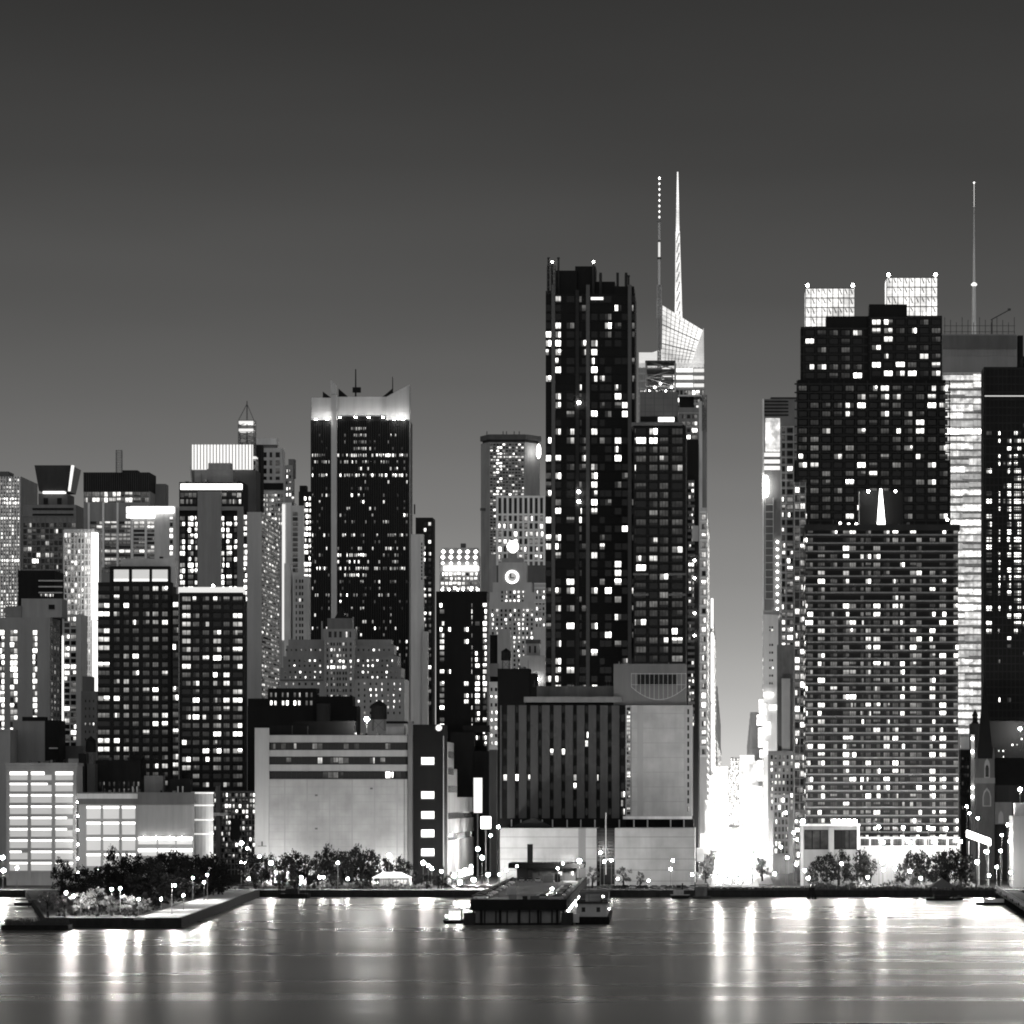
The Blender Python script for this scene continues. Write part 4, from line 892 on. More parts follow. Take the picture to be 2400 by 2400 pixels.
for k, (xa, xb, ya, yb, s, dd) in enumerate(((1779, 1788, 1640, 1672, 2.2, 3), (1774, 1788.5, 1676, 1700, 3, 3.2), (1777, 1788.2, 1706, 1752, 1.6, 2.9), (1781, 1788.4, 1758, 1776, 2.6, 3.1), (1776, 1788.3, 1782, 1830, 1.5, 3.3), (1789, 1812, 1624, 1633, 2.5, 2.2), (1788.8, 1806, 1692, 1722, 3, 2.1), (1790, 1800, 1738, 1768, 1.2, 2.15), (1803, 1821, 1652, 1664, 1.4, 2.05), (1789.2, 1797, 1650, 1676, .9, 2.0))):
    m = MB(); m.box(X(xa, d), X(xb, d), d - dd, d - dd + 1.2, Z(yb, d), Z(ya, d)); cm_ = crown_mat(s, 'shop_sign', .25, .2, 2.0); cm_.cycles.emission_sampling = 'FRONT'; o = m.obj('sign', cm_, b.e)
b.side(1789, d + 2, d + 29, 1450, 1880, 4, 18, .5, .5, {5: .4, 4: .3}, right=False); b.finish()
b = B('plain_grey_block', 'dark grey blotchy block between white front and balcony wing', 1842, 1700)
b.box('wall', wall(.14, .8, .5, .2), 1822, 1864, 1511, None, 16); b.box('pale_front', wall(.4, .8, .2), 1832, 1852, 1590, None, 2, 1697.8); b.box('low_front', wall(.2, .8, .4), 1800, 1862, 1760, None, 3, 1696); b.box('low_front_step', wall(.3, .8, .3), 1812, 1850, 1862, None, 4, 1680)
b.wins(cols(1804, 1860, 6, .5), rows(1770, 15, 9, 9), {5: .12, 4: .2, 3: .2, 1: .2}, d=1696); b.wins(cols(1814, 1848, 4, .6), rows(1870, 17, 8, 11), {5: .3, 4: .25, 2: .2}, d=1680)
b.finish()
# the pair of dark residential towers with bright crowns
e = None
b = B('twin_tower', 'huge dark stepped residential pair filling the right of the skyline', 2040, 1760)
d = 1760; dk2 = wall(.02, .7)
b.box('wall', dk2, 1862, 2228, 1080, None, 16); b.box('upper_wall', dk2, 1870, 2216, 890, 1080, 15, d + .6); b.box('left_top', dk2, 1877, 2034, 766, 890, 14, d + 1); b.box('left_cap', dk2, 1936, 2034, 741, 766, 12, d + 1.5)
b.box('right_top', dk2, 2034.5, 2208, 740, 890, 15, d + .3); b.box('right_cap', dk2, 2037, 2126, 713, 740, 12, d + 1.2)
clutter(b, 1880, 2200, 745, d + 2, 10, 8, .8)
b.bars('cladding', wall(.05, .7), 2036, 2208, 742, 890, .3, xs=rng(2040, 2206, 28), xw=2.5, d=d + .3, zs=rng(745, 880, 20), zw=3.5)
b.bars('cladding', wall(.05, .7), 1877, 2034, 770, 890, .3, xs=rng(1884, 2032, 28), xw=2.5, d=d + 1, zs=rng(770, 880, 20), zw=3.5)
b.bars('cladding', wall(.055, .7), 1862, 2228, 892, 1240, .3, xs=rng(1868, 2226, 27.5), xw=2.5, d=d, zs=rng(900, 1240, 20), zw=3.5)
tp = {5: .075, 4: .05, 2: .08, 1: .35}
b.wins([(1884 + 28*i + 4, 1884 + 28*i + 24) for i in range(5)], rows(774, 20, 6, 12), lambda r, c: 5 if (r == 4 and c < 2) or (r == 1 and c == 0) else pick(b.rng, {5: .08, 2: .1, 1: .4}), d=d + 1)
b.wins([(2040 + 28*i + 4, 2040 + 28*i + 24) for i in range(6)], rows(749, 20, 7, 12), lambda r, c: pick(b.rng, {5: .35, 4: .15} if c in (0, 1) else {5: .09, 4: .05, 2: .1, 1: .35}), d=d + .3)
b.wins([(1868 + 27.5*i + 4, 1868 + 27.5*i + 23) for i in range(13)], rows(904, 20, 16, 12), lambda r, c: pick(b.rng, {5: .22, 4: .12, 1: .3} if r < 2 and 3 < c < 10 else tp), d=d)
b.finish()
for (xa, xb, ya, yb, name) in ((1888, 2003, 676, 768, 'stepped'), (2078, 2197, 651, 742, 'upper')):
    d = 1795
    e = empty('rooftop_lantern', (X((xa+xb)/2, d), d, Z(yb, d)), 'glowing white lattice crown with corner beacons, ' + ('lower and left of the pair' if name == 'stepped' else 'higher and right of the pair'), 'rooftop lantern', 'glowing rooftop lanterns')
    m = MB(); m.box(X(xa, d), X(xb, d), d, d + 20, Z(yb + 30, d), Z(ya, d)); m.obj('screen', crown_mat(1.15, 'crown_screen_light', .12, .45, 1.5), e)
    m = MB()
    for i in range(10): x = xa + (xb-xa)*i/9; m.box(X(x - .9, d), X(x + .9, d), d - .6, d - .02, Z(yb, d), Z(ya - 1, d))
    for k in range(5): y = ya + 22.5*k; m.box(X(xa - 1, d), X(xb + 1, d), d - .5, d - .03, Z(y + 1, d), Z(y - 1, d))
    m.obj('lattice', wall(.2), e)
    m = MB()
    rr2 = random.Random(3)
    for k in range(4):
        for i in range(9):
            if rr2.random() < .8: x = xa + (xb-xa)*(i+.5)/9; m.tube((X(x - 3, d), d - .3, Z(ya + 22.5*k + 2, d)), (X(x + 1.5, d), d - .3, Z(ya + 22.5*k + rr2.uniform(9, 15), d)), .33, n=4)
    m.obj('slat', wall(.1), e)
    for px in (xa + 5, xb - 4):
        m = MB(); m.tube((X(px, d), d + 1, Z(ya, d)), (X(px, d), d + 1, Z(ya - 6, d)), .2); o = m.obj('beacon_post', STEEL, e)
        m = MB(); m.lathe((X(px, d), d + 1, Z(ya - 6, d)), [(.3, -.5), (.9, .3), (.3, 1.2)], 8); m.obj('beacon', glow(45, 'crown_beacon', True), o)
# riverside slab of continuous window bands
b = B('riverside_slab', 'wide dark riverside apartment slab banded with grey floor lines', 2067, 1480)
d = 1480
b.box('wall', wall(.02, .5), 1888, 2246, 1243, None, 40); b.box('roof_slab', wall(.05), 1886, 2250, 1229, 1243, 42, d - .6)
clutter(b, 1895, 2240, 1229, d + 2, 12, 12, .7)
b.box('penthouse', wall(.02), 2015, 2115, 1150, 1229, 18, d + 10)
b.bars('floor_line', wall(.19, .7, .2), 1888, 2246, 1243, 2050, .45, zs=[1253.5 + 19.35*i for i in range(39)], zw=3.4)
b.bars('spandrel', wall(.05, .7), 1888, 2246, 1243, 2050, .25, zs=[1257.6 + 19.35*i for i in range(39)], zw=4.0)
sc = [(1888.5, 1892), (1893, 1905), (1917, 1933), (1946, 1962), (1976, 1990), (1991, 2006), (2017, 2024), (2029, 2041), (2047, 2063), (2071, 2085), (2092, 2105), (2110, 2120), (2133, 2147), (2148, 2160), (2179, 2192), (2202, 2217), (2235, 2246)]
sp_ = [.2, .3, .42, .15, .3, .2, .2, .33, .33, .12, .35, .22, .25, .2, .3, .35, .35]
def sl_(r, c):
    g = .55 + r / 30.0
    return pick(b.rng, {5: sp_[c]*.62*g, 4: sp_[c]*.3*g, 3: .05, 2: .22*g + .1, 1: .25}) or None
b.wins(sc, rows(1239.6 + 1.5, 19.35, 40, 10.6)[1:], sl_)
b.wins(sc, [(1243.6, 1251.2)], lambda r, c: pick(b.rng, {5: .35, 2: .2}) or None)
m = MB(); m.frus((X(2057, d), X(2076, d), d + 4, d + 7), Z(1229, d), (X(2063, d), X(2068, d), d + 5, d + 6), Z(1143, d)); m.obj('lit_spire', glow(6, 'spire_light', True), b.e)
m = MB(); m.tube((X(2014, d), d + 4, Z(1229, d)), (X(2014, d), d + 4, Z(1150, d)), .16); m.obj('roof_pole', PM, b.e)
for px, y, s in ((2036, 1149, 220), (2100, 1149, 25), (1970, 1224, 10), (1990, 1226, 8), (2008, 1226, 14), (2222, 1216, 30)):
    m = MB(); m.lathe((X(px, d), d + 5, Z(y, d)), [(.25, -.5), (.6, 0), (.25, .5)], 8); m.obj('roof_lamp', glow(s, 'roof_lamp_%d' % s, True), b.e)
b.side(1888, d + 2, d + 39, 1250, 2030, 5, 19.35, .7, .55, {5: .15, 4: .1, 2: .2, 1: .3}, right=False)
b.finish()
b = B('balcony_wing', 'narrow grey wing of stacked glass balconies left of the banded slab', 1875, 1530)
d = 1530
b.box('wall', wall(.16), 1861, 1889, 1130, None, 20); b.bars('cladding', wall(.45), 1861, 1889, 1130, 2040, .5, xs=[1862, 1874.5, 1887.6], xw=1.6, zs=rng(1140, 2040, 19), zw=1.8)
b.wins([(1863.5, 1873.5), (1876, 1886.5)], rows(1142, 19, 47, 13), lambda r, c: pick(b.rng, {5: .16 + r*.003, 4: .1, 3: .1, 2: .25, 1: .2})); b.finish()
# white glass tower under construction
b = B('white_glass_tower', 'blazing white glass tower with bare grey top beside the silver pair', 2260, 2200)
d = 2200
b.box('wall', wall(.4), 2210, 2312, 874, None, 30); b.box('grey_top', wall(.24, .7, .06), 2208, 2384, 783, 874, 30, d + 1); b.box('top_band', wall(.12), 2210, 2382, 786, 818, .5, d + .4); b.bars('louvre', wall(.35), 2209, 2384, 818, 834, .3, xs=rng(2211, 2382, 3.4), xw=1.2, d=d + 1)
rr = random.Random(11)
for i in range(47):
    y = 876 + i*18.0
    s = rr.choice([.55, .75, .9, 1.1, 1.4, 1.8, .4, .6]) if i != 7 else 4
    if i in (6, 13, 14, 22, 34): s = .28
    xs_ = 2211 + 100*rr.choice((.35, .45, .5, .6, .7)); s2 = max(.25, s * rr.choice((.4, .6, .9, 1.3)))
    for xa, xb, ss in ((2211, xs_, s), (xs_ + .4, 2311, s2)):
        m = MB(); m.box(X(xa, d), X(xb, d), d - .5, d - .02, Z(y + rr.choice((13, 14.5, 15.5)), d), Z(y + rr.choice((1.2, 2, 4)), d)); m.obj('lit_floor', crown_mat(ss, 'glass_floor_%d' % i, .3, .1, 2.1), b.e)
b.bars('floor_edge', wall(.7), 2210, 2312, 874, 1740, .8, zs=[874.5 + 18*i for i in range(48)], zw=1.5, xs=rng(2212, 2311, 9.8), xw=.7)
m = MB()
for i in range(13): x = 2215 + i*13.6; m.tube((X(x, d), d + 3, Z(783, d)), (X(x, d), d + 3, Z(742 + 6*(i % 3), d)), .26, n=4)
for y in (762, 776): m.tube((X(2212, d), d + 3, Z(y, d)), (X(2380, d), d + 3, Z(y, d)), .2, n=4)
m.obj('scaffold', metal(.05), b.e)
b.box('hoist', DK, 2386, 2398, 786, None, 8, d + 4); b.finish()
e = empty('spire', (X(2283, 2900), 2900, Z(800, 2900)), 'thin pale needle spire with a lit knob rising behind scaffolding', 'spire'); d = 2900
m = MB(); m.tube((X(2283, d), d, Z(830, d)), (X(2283, d), d, Z(668, d)), 2.0, 1.5, 8); m.tube((X(2283, d), d, Z(668, d)), (X(2283, d), d, Z(485, d)), 1.1, .3, 8); m.obj('needle', wall(.75), e)
m = MB(); m.lathe((X(2283, d), d, Z(667, d)), [(1.2, -1.5), (2.6, 0), (1.2, 1.5)], 10); m.obj('knob', glow(1.5, 'knob_light'), e)
m = MB(); m.lathe((X(2283, d), d, Z(428, d)), [(.3, -.6), (.8, 0), (.3, .6)], 8); m.tube((X(2283, d), d, Z(485, d)), (X(2283, d), d, Z(430, d)), .06); m.obj('beacon', glow(3, 'needle_beacon'), e)
e = empty('tower_crane', (X(2325, 2230), 2230, Z(783, 2230)), 'tower crane with slanting jib on the unfinished tower', 'crane'); d = 2230
m = MB(); m.tube((X(2325, d), d, Z(783, d)), (X(2325, d), d, Z(748, d)), .5, n=4); m.obj('mast', metal(.05), e)
m = MB(); m.tube((X(2322, d), d, Z(750, d)), (X(2366, d), d, Z(726, d)), .45, n=4); m.box(X(2362, d), X(2369, d), d - .6, d + .6, Z(728, d), Z(723, d)); m.obj('jib', metal(.04), e)
for sx, nm in ((-1, 'left'), (1, 'right')):
    b = B('far_street_row', 'distant row of lit fronts along the %s side of the glowing canyon' % nm, CX + sx*16*F/3000, 3000)
    xw = sx*15.5; b.mb('wall', wall(.6)).box(min(xw, xw + sx*26), max(xw, xw + sx*26), 3300, 4500, G - .5, G + (95 if sx < 0 else 70))
    for k in range(8):
        m = MB(); m.box(min(xw + sx*.3, xw + sx*22), max(xw + sx*.3, xw + sx*22), 3320 + 140*k, 3400 + 140*k, G + (94 if sx < 0 else 69), G + (94 if sx < 0 else 69) + 12 + (k*37 % 40)); m.obj('setback', wall(.5), b.e)
    b.side(CX + xw*F/3300, 3305, 4490, Z(G + 88 if sx < 0 else G + 66, 3300) and HY + (H - G - (88 if sx < 0 else 66))*F/3300, HY + (H - G - 4)*F/3300, 40, 10, .6, .6, {5: .35, 4: .3, 3: .1}, right=(sx < 0), dref=3300); b.finish()
b = B('far_terrace', 'pale floodlit blocks closing the far end of the glowing canyon', 1738, 4600)
b.box('wall', wall(.7), 1690, 1712, 1800, None, 30); b.box('wall', wall(.7), 1712.5, 1741, 1775, None, 30, 4604); b.box('wall', wall(.7), 1741.5, 1770, 1790, None, 30, 4601); b.box('wall', wall(.7), 1770.5, 1796, 1768, None, 30, 4608)
b.wins(cols(1691, 1795, 30, .8), rows(1778, 5.4, 29, 4.4), lambda r, c: None if (r < 5 and c < 6) or (r < 3 and 14 < c < 22) else pick(b.rng, {5: .85, 4: .15}), d=4599); b.finish()  # nearly every window lit so the far end whitens like street glare
# dark tower at the right edge
b = B('edge_tower', 'dark gridded tower cut off by the right edge with bright window columns', 2365, 1700)
d = 1700
b.box('wall', wall(.03, .7), 2306, 2480, 860, None, 20); b.box('top_wall', wall(.02), 2398, 2480, 835, 860, 14, d + 3)
b.bars('cladding', wall(.055), 2306, 2480, 862, 1700, .3, xs=rng(2310, 2476, 10), xw=1.6, zs=rng(864, 1690, 18.2), zw=3); b.box('light_line', glow(.7, 'light_line'), 2308, 2420, 927, 929, .4, d - .7)
def el(r, c):
    if r < 4: return 1 if r > 0 and b.rng.random() < .2 else None
    if r > 30: return pick(b.rng, {5: .05, 2: .08}) or None
    return pick(b.rng, [{5: .3, 2: .3}, {5: .6}, {2: .2}, {5: .8}, {5: .85, 4: .1}, {5: .5}][c]) or None
b.wins([(2312, 2324), (2339, 2344), (2352, 2356), (2361, 2371), (2377, 2393), (2398, 2412)], rows(937, 17.9, 40, 11), el); b.finish()
# church and its dark neighbours
b = B('church', 'dark stone church with a tall spire and pointed windows beneath the right edge tower', 2308, 1545, 'church')
d = 1545; cs = wall(.10, .85, .3)
b.box('tower', cs, 2287, 2331, 1778, None, 8); b.box('tower_band', wall(.2), 2286, 2332, 1823, 1836, 8.6, d - .3)
m = MB(); m.frus((X(2290, d), X(2328, d), d + .6, d + 7.4), Z(1778, d), (X(2308, d), X(2310, d), d + 3.8, d + 4.2), Z(1588, d)); m.obj('spire', wall(.025), b.e)
for px in (2289, 2329):
    m = MB(); m.frus((X(px - 3, d), X(px + 3, d), d + .1, d + 1.2), Z(1778, d), (X(px - .3, d), X(px + .3, d), d + .5, d + .7), Z(1752, d)); m.obj('pinnacle', cs, b.e)
def lancet(nm, px0, px1, py0, py1, dd, mat, bb=b):
    m = MB(); x0, x1, z0, z1 = X(px0, dd), X(px1, dd), Z(py1, dd), Z(py0, dd); h = (x1 - x0) * 1.1; xm = (x0 + x1) / 2
    f = [(x0, dd, z0), (x1, dd, z0), (x1, dd, z1 - h), ((x1+xm)/2 + (x1-x0)*.1, dd, z1 - h*.4), (xm, dd, z1), ((x0+xm)/2 - (x1-x0)*.1, dd, z1 - h*.4), (x0, dd, z1 - h)]
    m.poly(f)
    for i in range(7): a, c = f[i], f[(i+1) % 7]; m.quad((a[0], dd + .2, a[2]), a, c, (c[0], dd + .2, c[2]))
    return m.obj(nm, mat, bb.e)
lancet('window_surround', 2307, 2320, 1778, 1824, d - .25, wall(.3)); lancet('window', 2309.5, 2317.5, 1792, 1821, d - .35, glass())
lancet('window_surround', 2303, 2323, 1846, 1890, d - .25, wall(.3)); lancet('window', 2305.5, 2320.5, 1852, 1888, d - .35, wall(.12))
b.box('nave', wall(.05), 2332, 2410, 1840, None, 26, d + 4); b.box('nave_front', wall(.16, .85, .3), 2332, 2372, 1880, 1932, 3.6, d + .3)
m = MB(); x0, x1 = X(2332, d), X(2412, d); m.quad((x0, d + 3.6, Z(1840, d)), (x1, d + 3.6, Z(1840, d)), (x1, d + 17, Z(1775, d)), (x0, d + 17, Z(1775, d))); m.quad((x1, d + 17, Z(1775, d)), (x1, d + 30, Z(1840, d)), (x0, d + 30, Z(1840, d)), (x0, d + 17, Z(1775, d))); m.poly([(x0, d + 3.6, Z(1840, d)), (x0, d + 17, Z(1775, d)), (x0, d + 30, Z(1840, d))]); m.obj('roof', wall(.02), b.e)
lancet('window', 2340, 2352, 1900, 1930, d + .05, wall(.3)); b.finish()
b = B('cupola_block', 'black silhouette block topped by a small cupola left of the church', 2286, 1640)
b.box('wall', wall(.02), 2275, 2303, 1696, None, 10); m = MB(); m.lathe((X(2287, 1640), 1645, 0), [(2.0, Z(1696, 1640)), (1.2, Z(1690, 1640)), (1.2, Z(1680, 1640)), (1.5, Z(1676, 1640)), (.9, Z(1670, 1640)), (.1, Z(1662, 1640))], 10); m.obj('cupola', wall(.015), b.e)
b.box('shaft', wall(.25), 2276, 2284, 1722, None, 2, 1637.8)
for y in (1731, 1762, 1846, 1868): 
    m = MB(); m.lathe((X(2279, 1637), 1636.8, Z(y, 1637)), [(.3, -.6), (.7, 0), (.3, .6)], 8); m.obj('wall_lamp', glow(30, 'cupola_lamp', True), b.e)
b.finish()
b = B('narrow_block', 'narrow dark block between banded slab and church', 2262, 1600)
b.box('wall', wall(.03), 2251, 2274, 1757, None, 12); b.box('pale_house', wall(.8), 2252, 2272, 1727, 1755, 6, 1603); b.wins(cols(2253, 2272, 3, .5), rows(1775, 19, 7, 8), {5: .08, 1: .3}); b.finish()
b = B('dark_hall', 'broad black hall with a few lights behind the church', 2380, 1640)
b.box('wall', wall(.018), 2312, 2480, 1690, None, 20); b.wins(cols(2324, 2400, 7, .3), rows(1730, 14, 5, 4), {5: .22, 4: .15}); b.finish()
# --------------------------------------------------- front row
def ribbon(bb, px0, px1, d, ys, mat):
    for ya, yb in ys: bb.box('light_band_wall', mat, px0, px1, ya, yb, .4, d - .45)
b = B('blank_warehouse', 'broad building with a huge blank floodlit wall under dark window bands', 790, 1450, 'warehouse')
d = 1450; bw = wall(.5, .8, .06)
b.box('wall', wall(.03), 598, 956, 1722, None, 26); b.box('left_pylon', wall(.42, .8, .07), 597, 630, 1706, None, 1.5, d - 1.5); b.box('blank_wall', panelled(.36, .31, 3.0, 9.0), 630.2, 955, 1826, None, .8, d - .85)
ribbon(b, 630.2, 955, d, [(1723, 1740), (1758, 1773), (1792, 1807)], wall(.4, .75, .06))
b.box('right_pylon', wall(.15), 956, 967, 1690, None, 1.6, d - 1.6)
b.wins(cols(634, 952, 26, .9), [(1742, 1756), (1775, 1790), (1809, 1824)], lambda r, c: pick(b.rng, {3: .03, 2: .08, 1: .12}) if not (r == 2 and 22 <= c <= 23) else 5)
clutter(b, 640, 950, 1722, d + 3, 10, 6)
b.box('roof_shed', wall(.03), 632, 720, 1700, 1722, 8, d + 6); b.box('roof_panel', wall(.5), 905, 948, 1703, 1722, 5, d + 4); b.box('roof_house', wall(.02), 690, 830, 1690, 1722, 9, d + 10)
for px in (662, 705, 898):
    m = MB(); m.box(X(px - 4, d), X(px + 4, d), d - 4.6, d - 4.0, G, G + .6); m.obj('floodlight', glow(2000 if px != 705 else 500, 'wall_flood_%d' % (px == 705), True), b.e)
for px, y in ((742, 1862), (742, 1940), (871, 1846)):
    m = MB(); m.box(X(px - 3, d), X(px + 3, d), d - 1.1, d - .86, Z(y + 4, d), Z(y, d)); m.obj('vent', wall(.12), b.e)
m = MB(); m.tube((X(948, d), d - 1, G), (X(948, d), d - 1, Z(1826, d)), .1, n=6); m.obj('downpipe', metal(.12), b.e)
b.box('roof_beam', wall(.02), 905, 968, 1690, 1696, 3, d + 5)
b.box('stair_wing', wall(.022), 968, 1039, 1698, None, 20, d - 1); b.box('wing_edge', wall(.5), 1038.6, 1040.2, 1725, 2030, .5, d - 1.6)
for y in (1775, 1855, 1901.5, 1944.5, 1989):
    m = MB(); m.box(X(988, d), X(1018, d), d - 1.12, d - .98, Z(y + 17, d), Z(y, d)); o = m.obj('window', crown_mat(2.2, 'stair_window'), b.e)
    m = MB(); m.box(X(986.5, d), X(1019.5, d), d - 1.35, d - 1.0, Z(y + 19.5, d), Z(y + 17.2, d)); m.obj('sill', wall(.1), o)
m = MB(); m.lathe((0, 0, 0), [(1.3, 0), (1.3, .3)], 16); m.v = [(X(1029, d) + x, d - 1.4 + z, Z(1706, d) + y) for x, y, z in m.v]; m.obj('round_sign', glow(.8, 'round_sign'), b.e)
m = MB(); m.box(X(614, d), X(617, d), d - 1.75, d - 1.52, Z(1982, d), Z(1972, d)); m.box(X(605, d), X(626, d), d - 1.75, d - 1.52, Z(1983.6, d), Z(1982.2, d)); m.obj('wall_bracket', wall(.06), b.e)
b.finish()
e = empty('rooftop_floodlight', (X(860, 1456), 1456, Z(1722, 1456)), 'dazzling floodlight on a post on the blank warehouse roof', 'floodlight')
m = MB(); m.tube((X(860, 1456), 1456, Z(1722, 1456)), (X(860, 1456), 1456, Z(1690, 1456)), .12); m.obj('post', STEEL, e)
m = MB(); m.lathe((X(860, 1456), 1455.5, Z(1686, 1456)), [(.4, -.8), (1.0, 0), (.4, .8)], 10); m.obj('lamp_head', glow(900, 'flood_head', True), e)
b = B('stepped_terraces', 'pale building of stepped terraces running along the bright side street', 1060, 1474)
x0 = X(1041, 1452); tw_ = wall(.5, .8, .15)
for (ya, y0, y1) in ((1738, 1472, 1502), (1800, 1502, 1520), (1868, 1520, 1618)):
    b.mb('wall', tw_).box(x0 - 30, x0, y0 + .01, y1, G - .5, Z(ya, 1460))
for k, z in enumerate((Z(1760, 1460), Z(1800, 1460), Z(1842, 1460), Z(1905, 1460), Z(1955, 1460))):
    b.mb('window_band', glass()).box(x0 + .02, x0 + .12, 1473, (1500, 1500, 1518, 1616, 1616)[k], z - 2.6, z)
for i in range(6):
    m = MB(); m.box(x0 + .05, x0 + .4, 1530 + 14*i, 1536 + 14*i, 4, 7); m.obj('shop_window', glow(5, 'shop_light', True), b.e)
b.finish()
b = B('roofline_block', 'low black block with two rows of small lit windows behind the warehouse', 680, 1560)
d = 1560
b.box('wall', wall(.018), 580, 836, 1655, None, 16); b.box('upper_wall', wall(.018), 628, 741, 1613, 1655, 12, d + .3); b.box('left_step', wall(.016), 581, 628, 1637, 1655, 12, d + .4); b.box('right_step', wall(.016), 741.3, 826, 1632, 1655, 12, d + .5)
b.wins([(633.5, 638), (643, 648), (661, 666), (671, 676), (688.5, 693.5), (699, 704), (716.5, 721), (727, 732)], [(1623, 1634), (1642, 1653)], lambda r, c: (5 if c < 6 else 2) if r == 1 else b.rng.choice([2, 3, 3, 4, 2]), d=d + .3)
clutter(b, 585, 830, 1637, d + 1, 8, 6)
m = MB(); m.lathe((X(762, d), d - 6, 0), [(3.0, G), (3.0, Z(1650, d))], 16); m.obj('round_tank', wall(.06), b.e)
b.finish()
water_tank('water_tank', 'large black water tank beside the dazzling rooftop floodlight', 888, 1640, 1686, 38, 1500, 1712)
b = B('shadow_block', 'dark featureless blocks along the side street between warehouse and piered hall', 1100, 1640)
b.box('wall', wall(.03), 1056, 1112, 1716, None, 14); b.box('low_wall', wall(.025), 1112.2, 1146, 1760, None, 12, 1638); b.box('slab', wall(.09), 1147, 1164, 1757, None, 10, 1630); b.box('roof_house', DK, 1085, 1146, 1700, 1716, 8, 1643)
b.finish()
b = B('side_street_sign', 'tall white lit sign board standing out over the side street', 1122, 1600, 'sign')
b.box('board', glow(.9, 'tall_sign'), 1110, 1130, 1823, 1905, .8); b.box('post', STEEL, 1118, 1121, 1905, None, .5, 1600.1); b.finish()
b = B('side_street_sign', 'square blazing white sign box over the side street', 1138, 1520, 'sign')
b.box('board', glow(8, 'square_sign', True), 1127, 1150, 1914, 1942, .8); b.box('post', STEEL, 1137, 1140, 1942, None, .5, 1520.1); b.finish()
# piered hall
b = B('piered_hall', 'dark hall of vertical grey piers and slots on a pale podium', 1320, 1480)
d = 1480; pr = wall(.075, .8, .1)
b.box('wall', wall(.015), 1172, 1466, 1652, None, 30); b.box('roof_slab', wall(.2), 1228, 1456, 1633, 1646, 26, d - .6); b.box('roof_neck', wall(.02), 1232, 1450, 1646, 1652, 20, d + 2)
clutter(b, 1240, 1445, 1608, d + 5, 9, 5, .8); clutter(b, 1450, 1600, 1556, d + 2, 5)
b.box('roof_screen', wall(.1, .8, .5), 1258, 1448, 1608, 1633, 10, d + 4)
b.bars('pier', pr, 1172, 1466, 1653, 1918, .7, xs=[1198 + 27.2*i for i in range(10)], xw=18); b.bars('pier', wall(.075), 1172, 1466, 1653, 1918, .5, xs=[1174], xw=4)
hc = [(1180, 1188)] + [(1208.5 + 27.2*i, 1215 + 27.2*i) for i in range(9)] + [(1456, 1464)]
lit = {(5, 4): 5, (5, 5): 5, (8, 0): 5, (8, 1): 5, (8, 2): 5, (3, 7): 5, (4, 7): 5, (8, 6): 4, (9, 6): 5, (8, 8): 4, (10, 10): 5, (11, 10): 3, (12, 10): 5}
b.wins(hc, rows(1655, 20.0, 13, 15), lambda r, c: lit.get((r, c), 0 if (r + c) % 2 else None))
b.box('grey_block', wall(.17, .8, .08), 1438, 1608, 1556, 1652, 22, d + 1)
m = MB(); xc_ = X(1545, d)
for i in range(13):
    t = i / 12.0; x = X(1480 + 128*t, d); drop = 30 * (2*t - 1)**2
    m.tube((x, d - 1.2, Z(1578, d)), (x, d - 1.2, Z(1640 - drop, d)), .1, n=4)
m.tube((X(1480, d), d - 1.2, Z(1579, d)), (X(1608, d), d - 1.2, Z(1579, d)), .12, n=4); m.tube((X(1480, d), d - 1.2, Z(1605, d)), (X(1608, d), d - 1.2, Z(1605, d)), .1, n=4)
for i in range(12):
    t0, t1 = i/12., (i+1)/12.; m.tube((X(1480 + 128*t0, d), d - 1.2, Z(1640 - 30*(2*t0-1)**2, d)), (X(1480 + 128*t1, d), d - 1.2, Z(1640 - 30*(2*t1-1)**2, d)), .12, n=4)
m.obj('bowl_fence', PM, b.e)
b.box('fence_back', wall(.03), 1495, 1585, 1581, 1606, .3, d + .6)
b.box('blank_wall', panelled(.42, .36, 6.0, 40.), 1480, 1604, 1653, 1913, 30, d - .5); b.box('window_edge', wall(.35), 1466.2, 1479.8, 1653, 1913, 29, d - .2); b.box('window_edge', wall(.4), 1604.2, 1622, 1653, 1913, 29, d - .2)
b.wins([(1469, 1477)], rows(1658, 9.4, 27, 7), {4: .3, 3: .3, 2: .3}, d=d - .2); b.wins([(1611, 1615)], rows(1662, 19, 13, 12), {0: .9, 3: .1}, d=d - .2)
b.box('ledge_light', wall(.9), 1460, 1622, 1913, 1920, 2, d - 2)
b.box('gallery', wall(.02), 1172, 1625, 1920, 1941, 26, d + 3); b.bars('gallery_post', wall(.5), 1172, 1625, 1921, 1941, 3.2, d=d + 3, xs=[1200, 1222, 1245, 1272, 1296, 1330, 1362, 1395, 1420, 1452, 1486, 1518, 1572, 1603], xw=2.5)
pg = panelled(.48, .26, 4.4, 60., .8, .05)
b.box('podium', pg, 1172, 1398, 1941, None, 40, 1442); b.box('podium', pg, 1441, 1628, 1941, None, 40, 1442); b.box('stair_slot', glass(), 1398, 1441, 1941, None, 30, 1443.5)
b.bars('louvre', wall(.06), 1399, 1440, 1941, 2040, .4, d=1443.5, zs=rng(1946, 2040, 8), zw=3); b.box('entrance_post', wall(.8), 1419, 1421, 1905, 2050, .3, 1440)
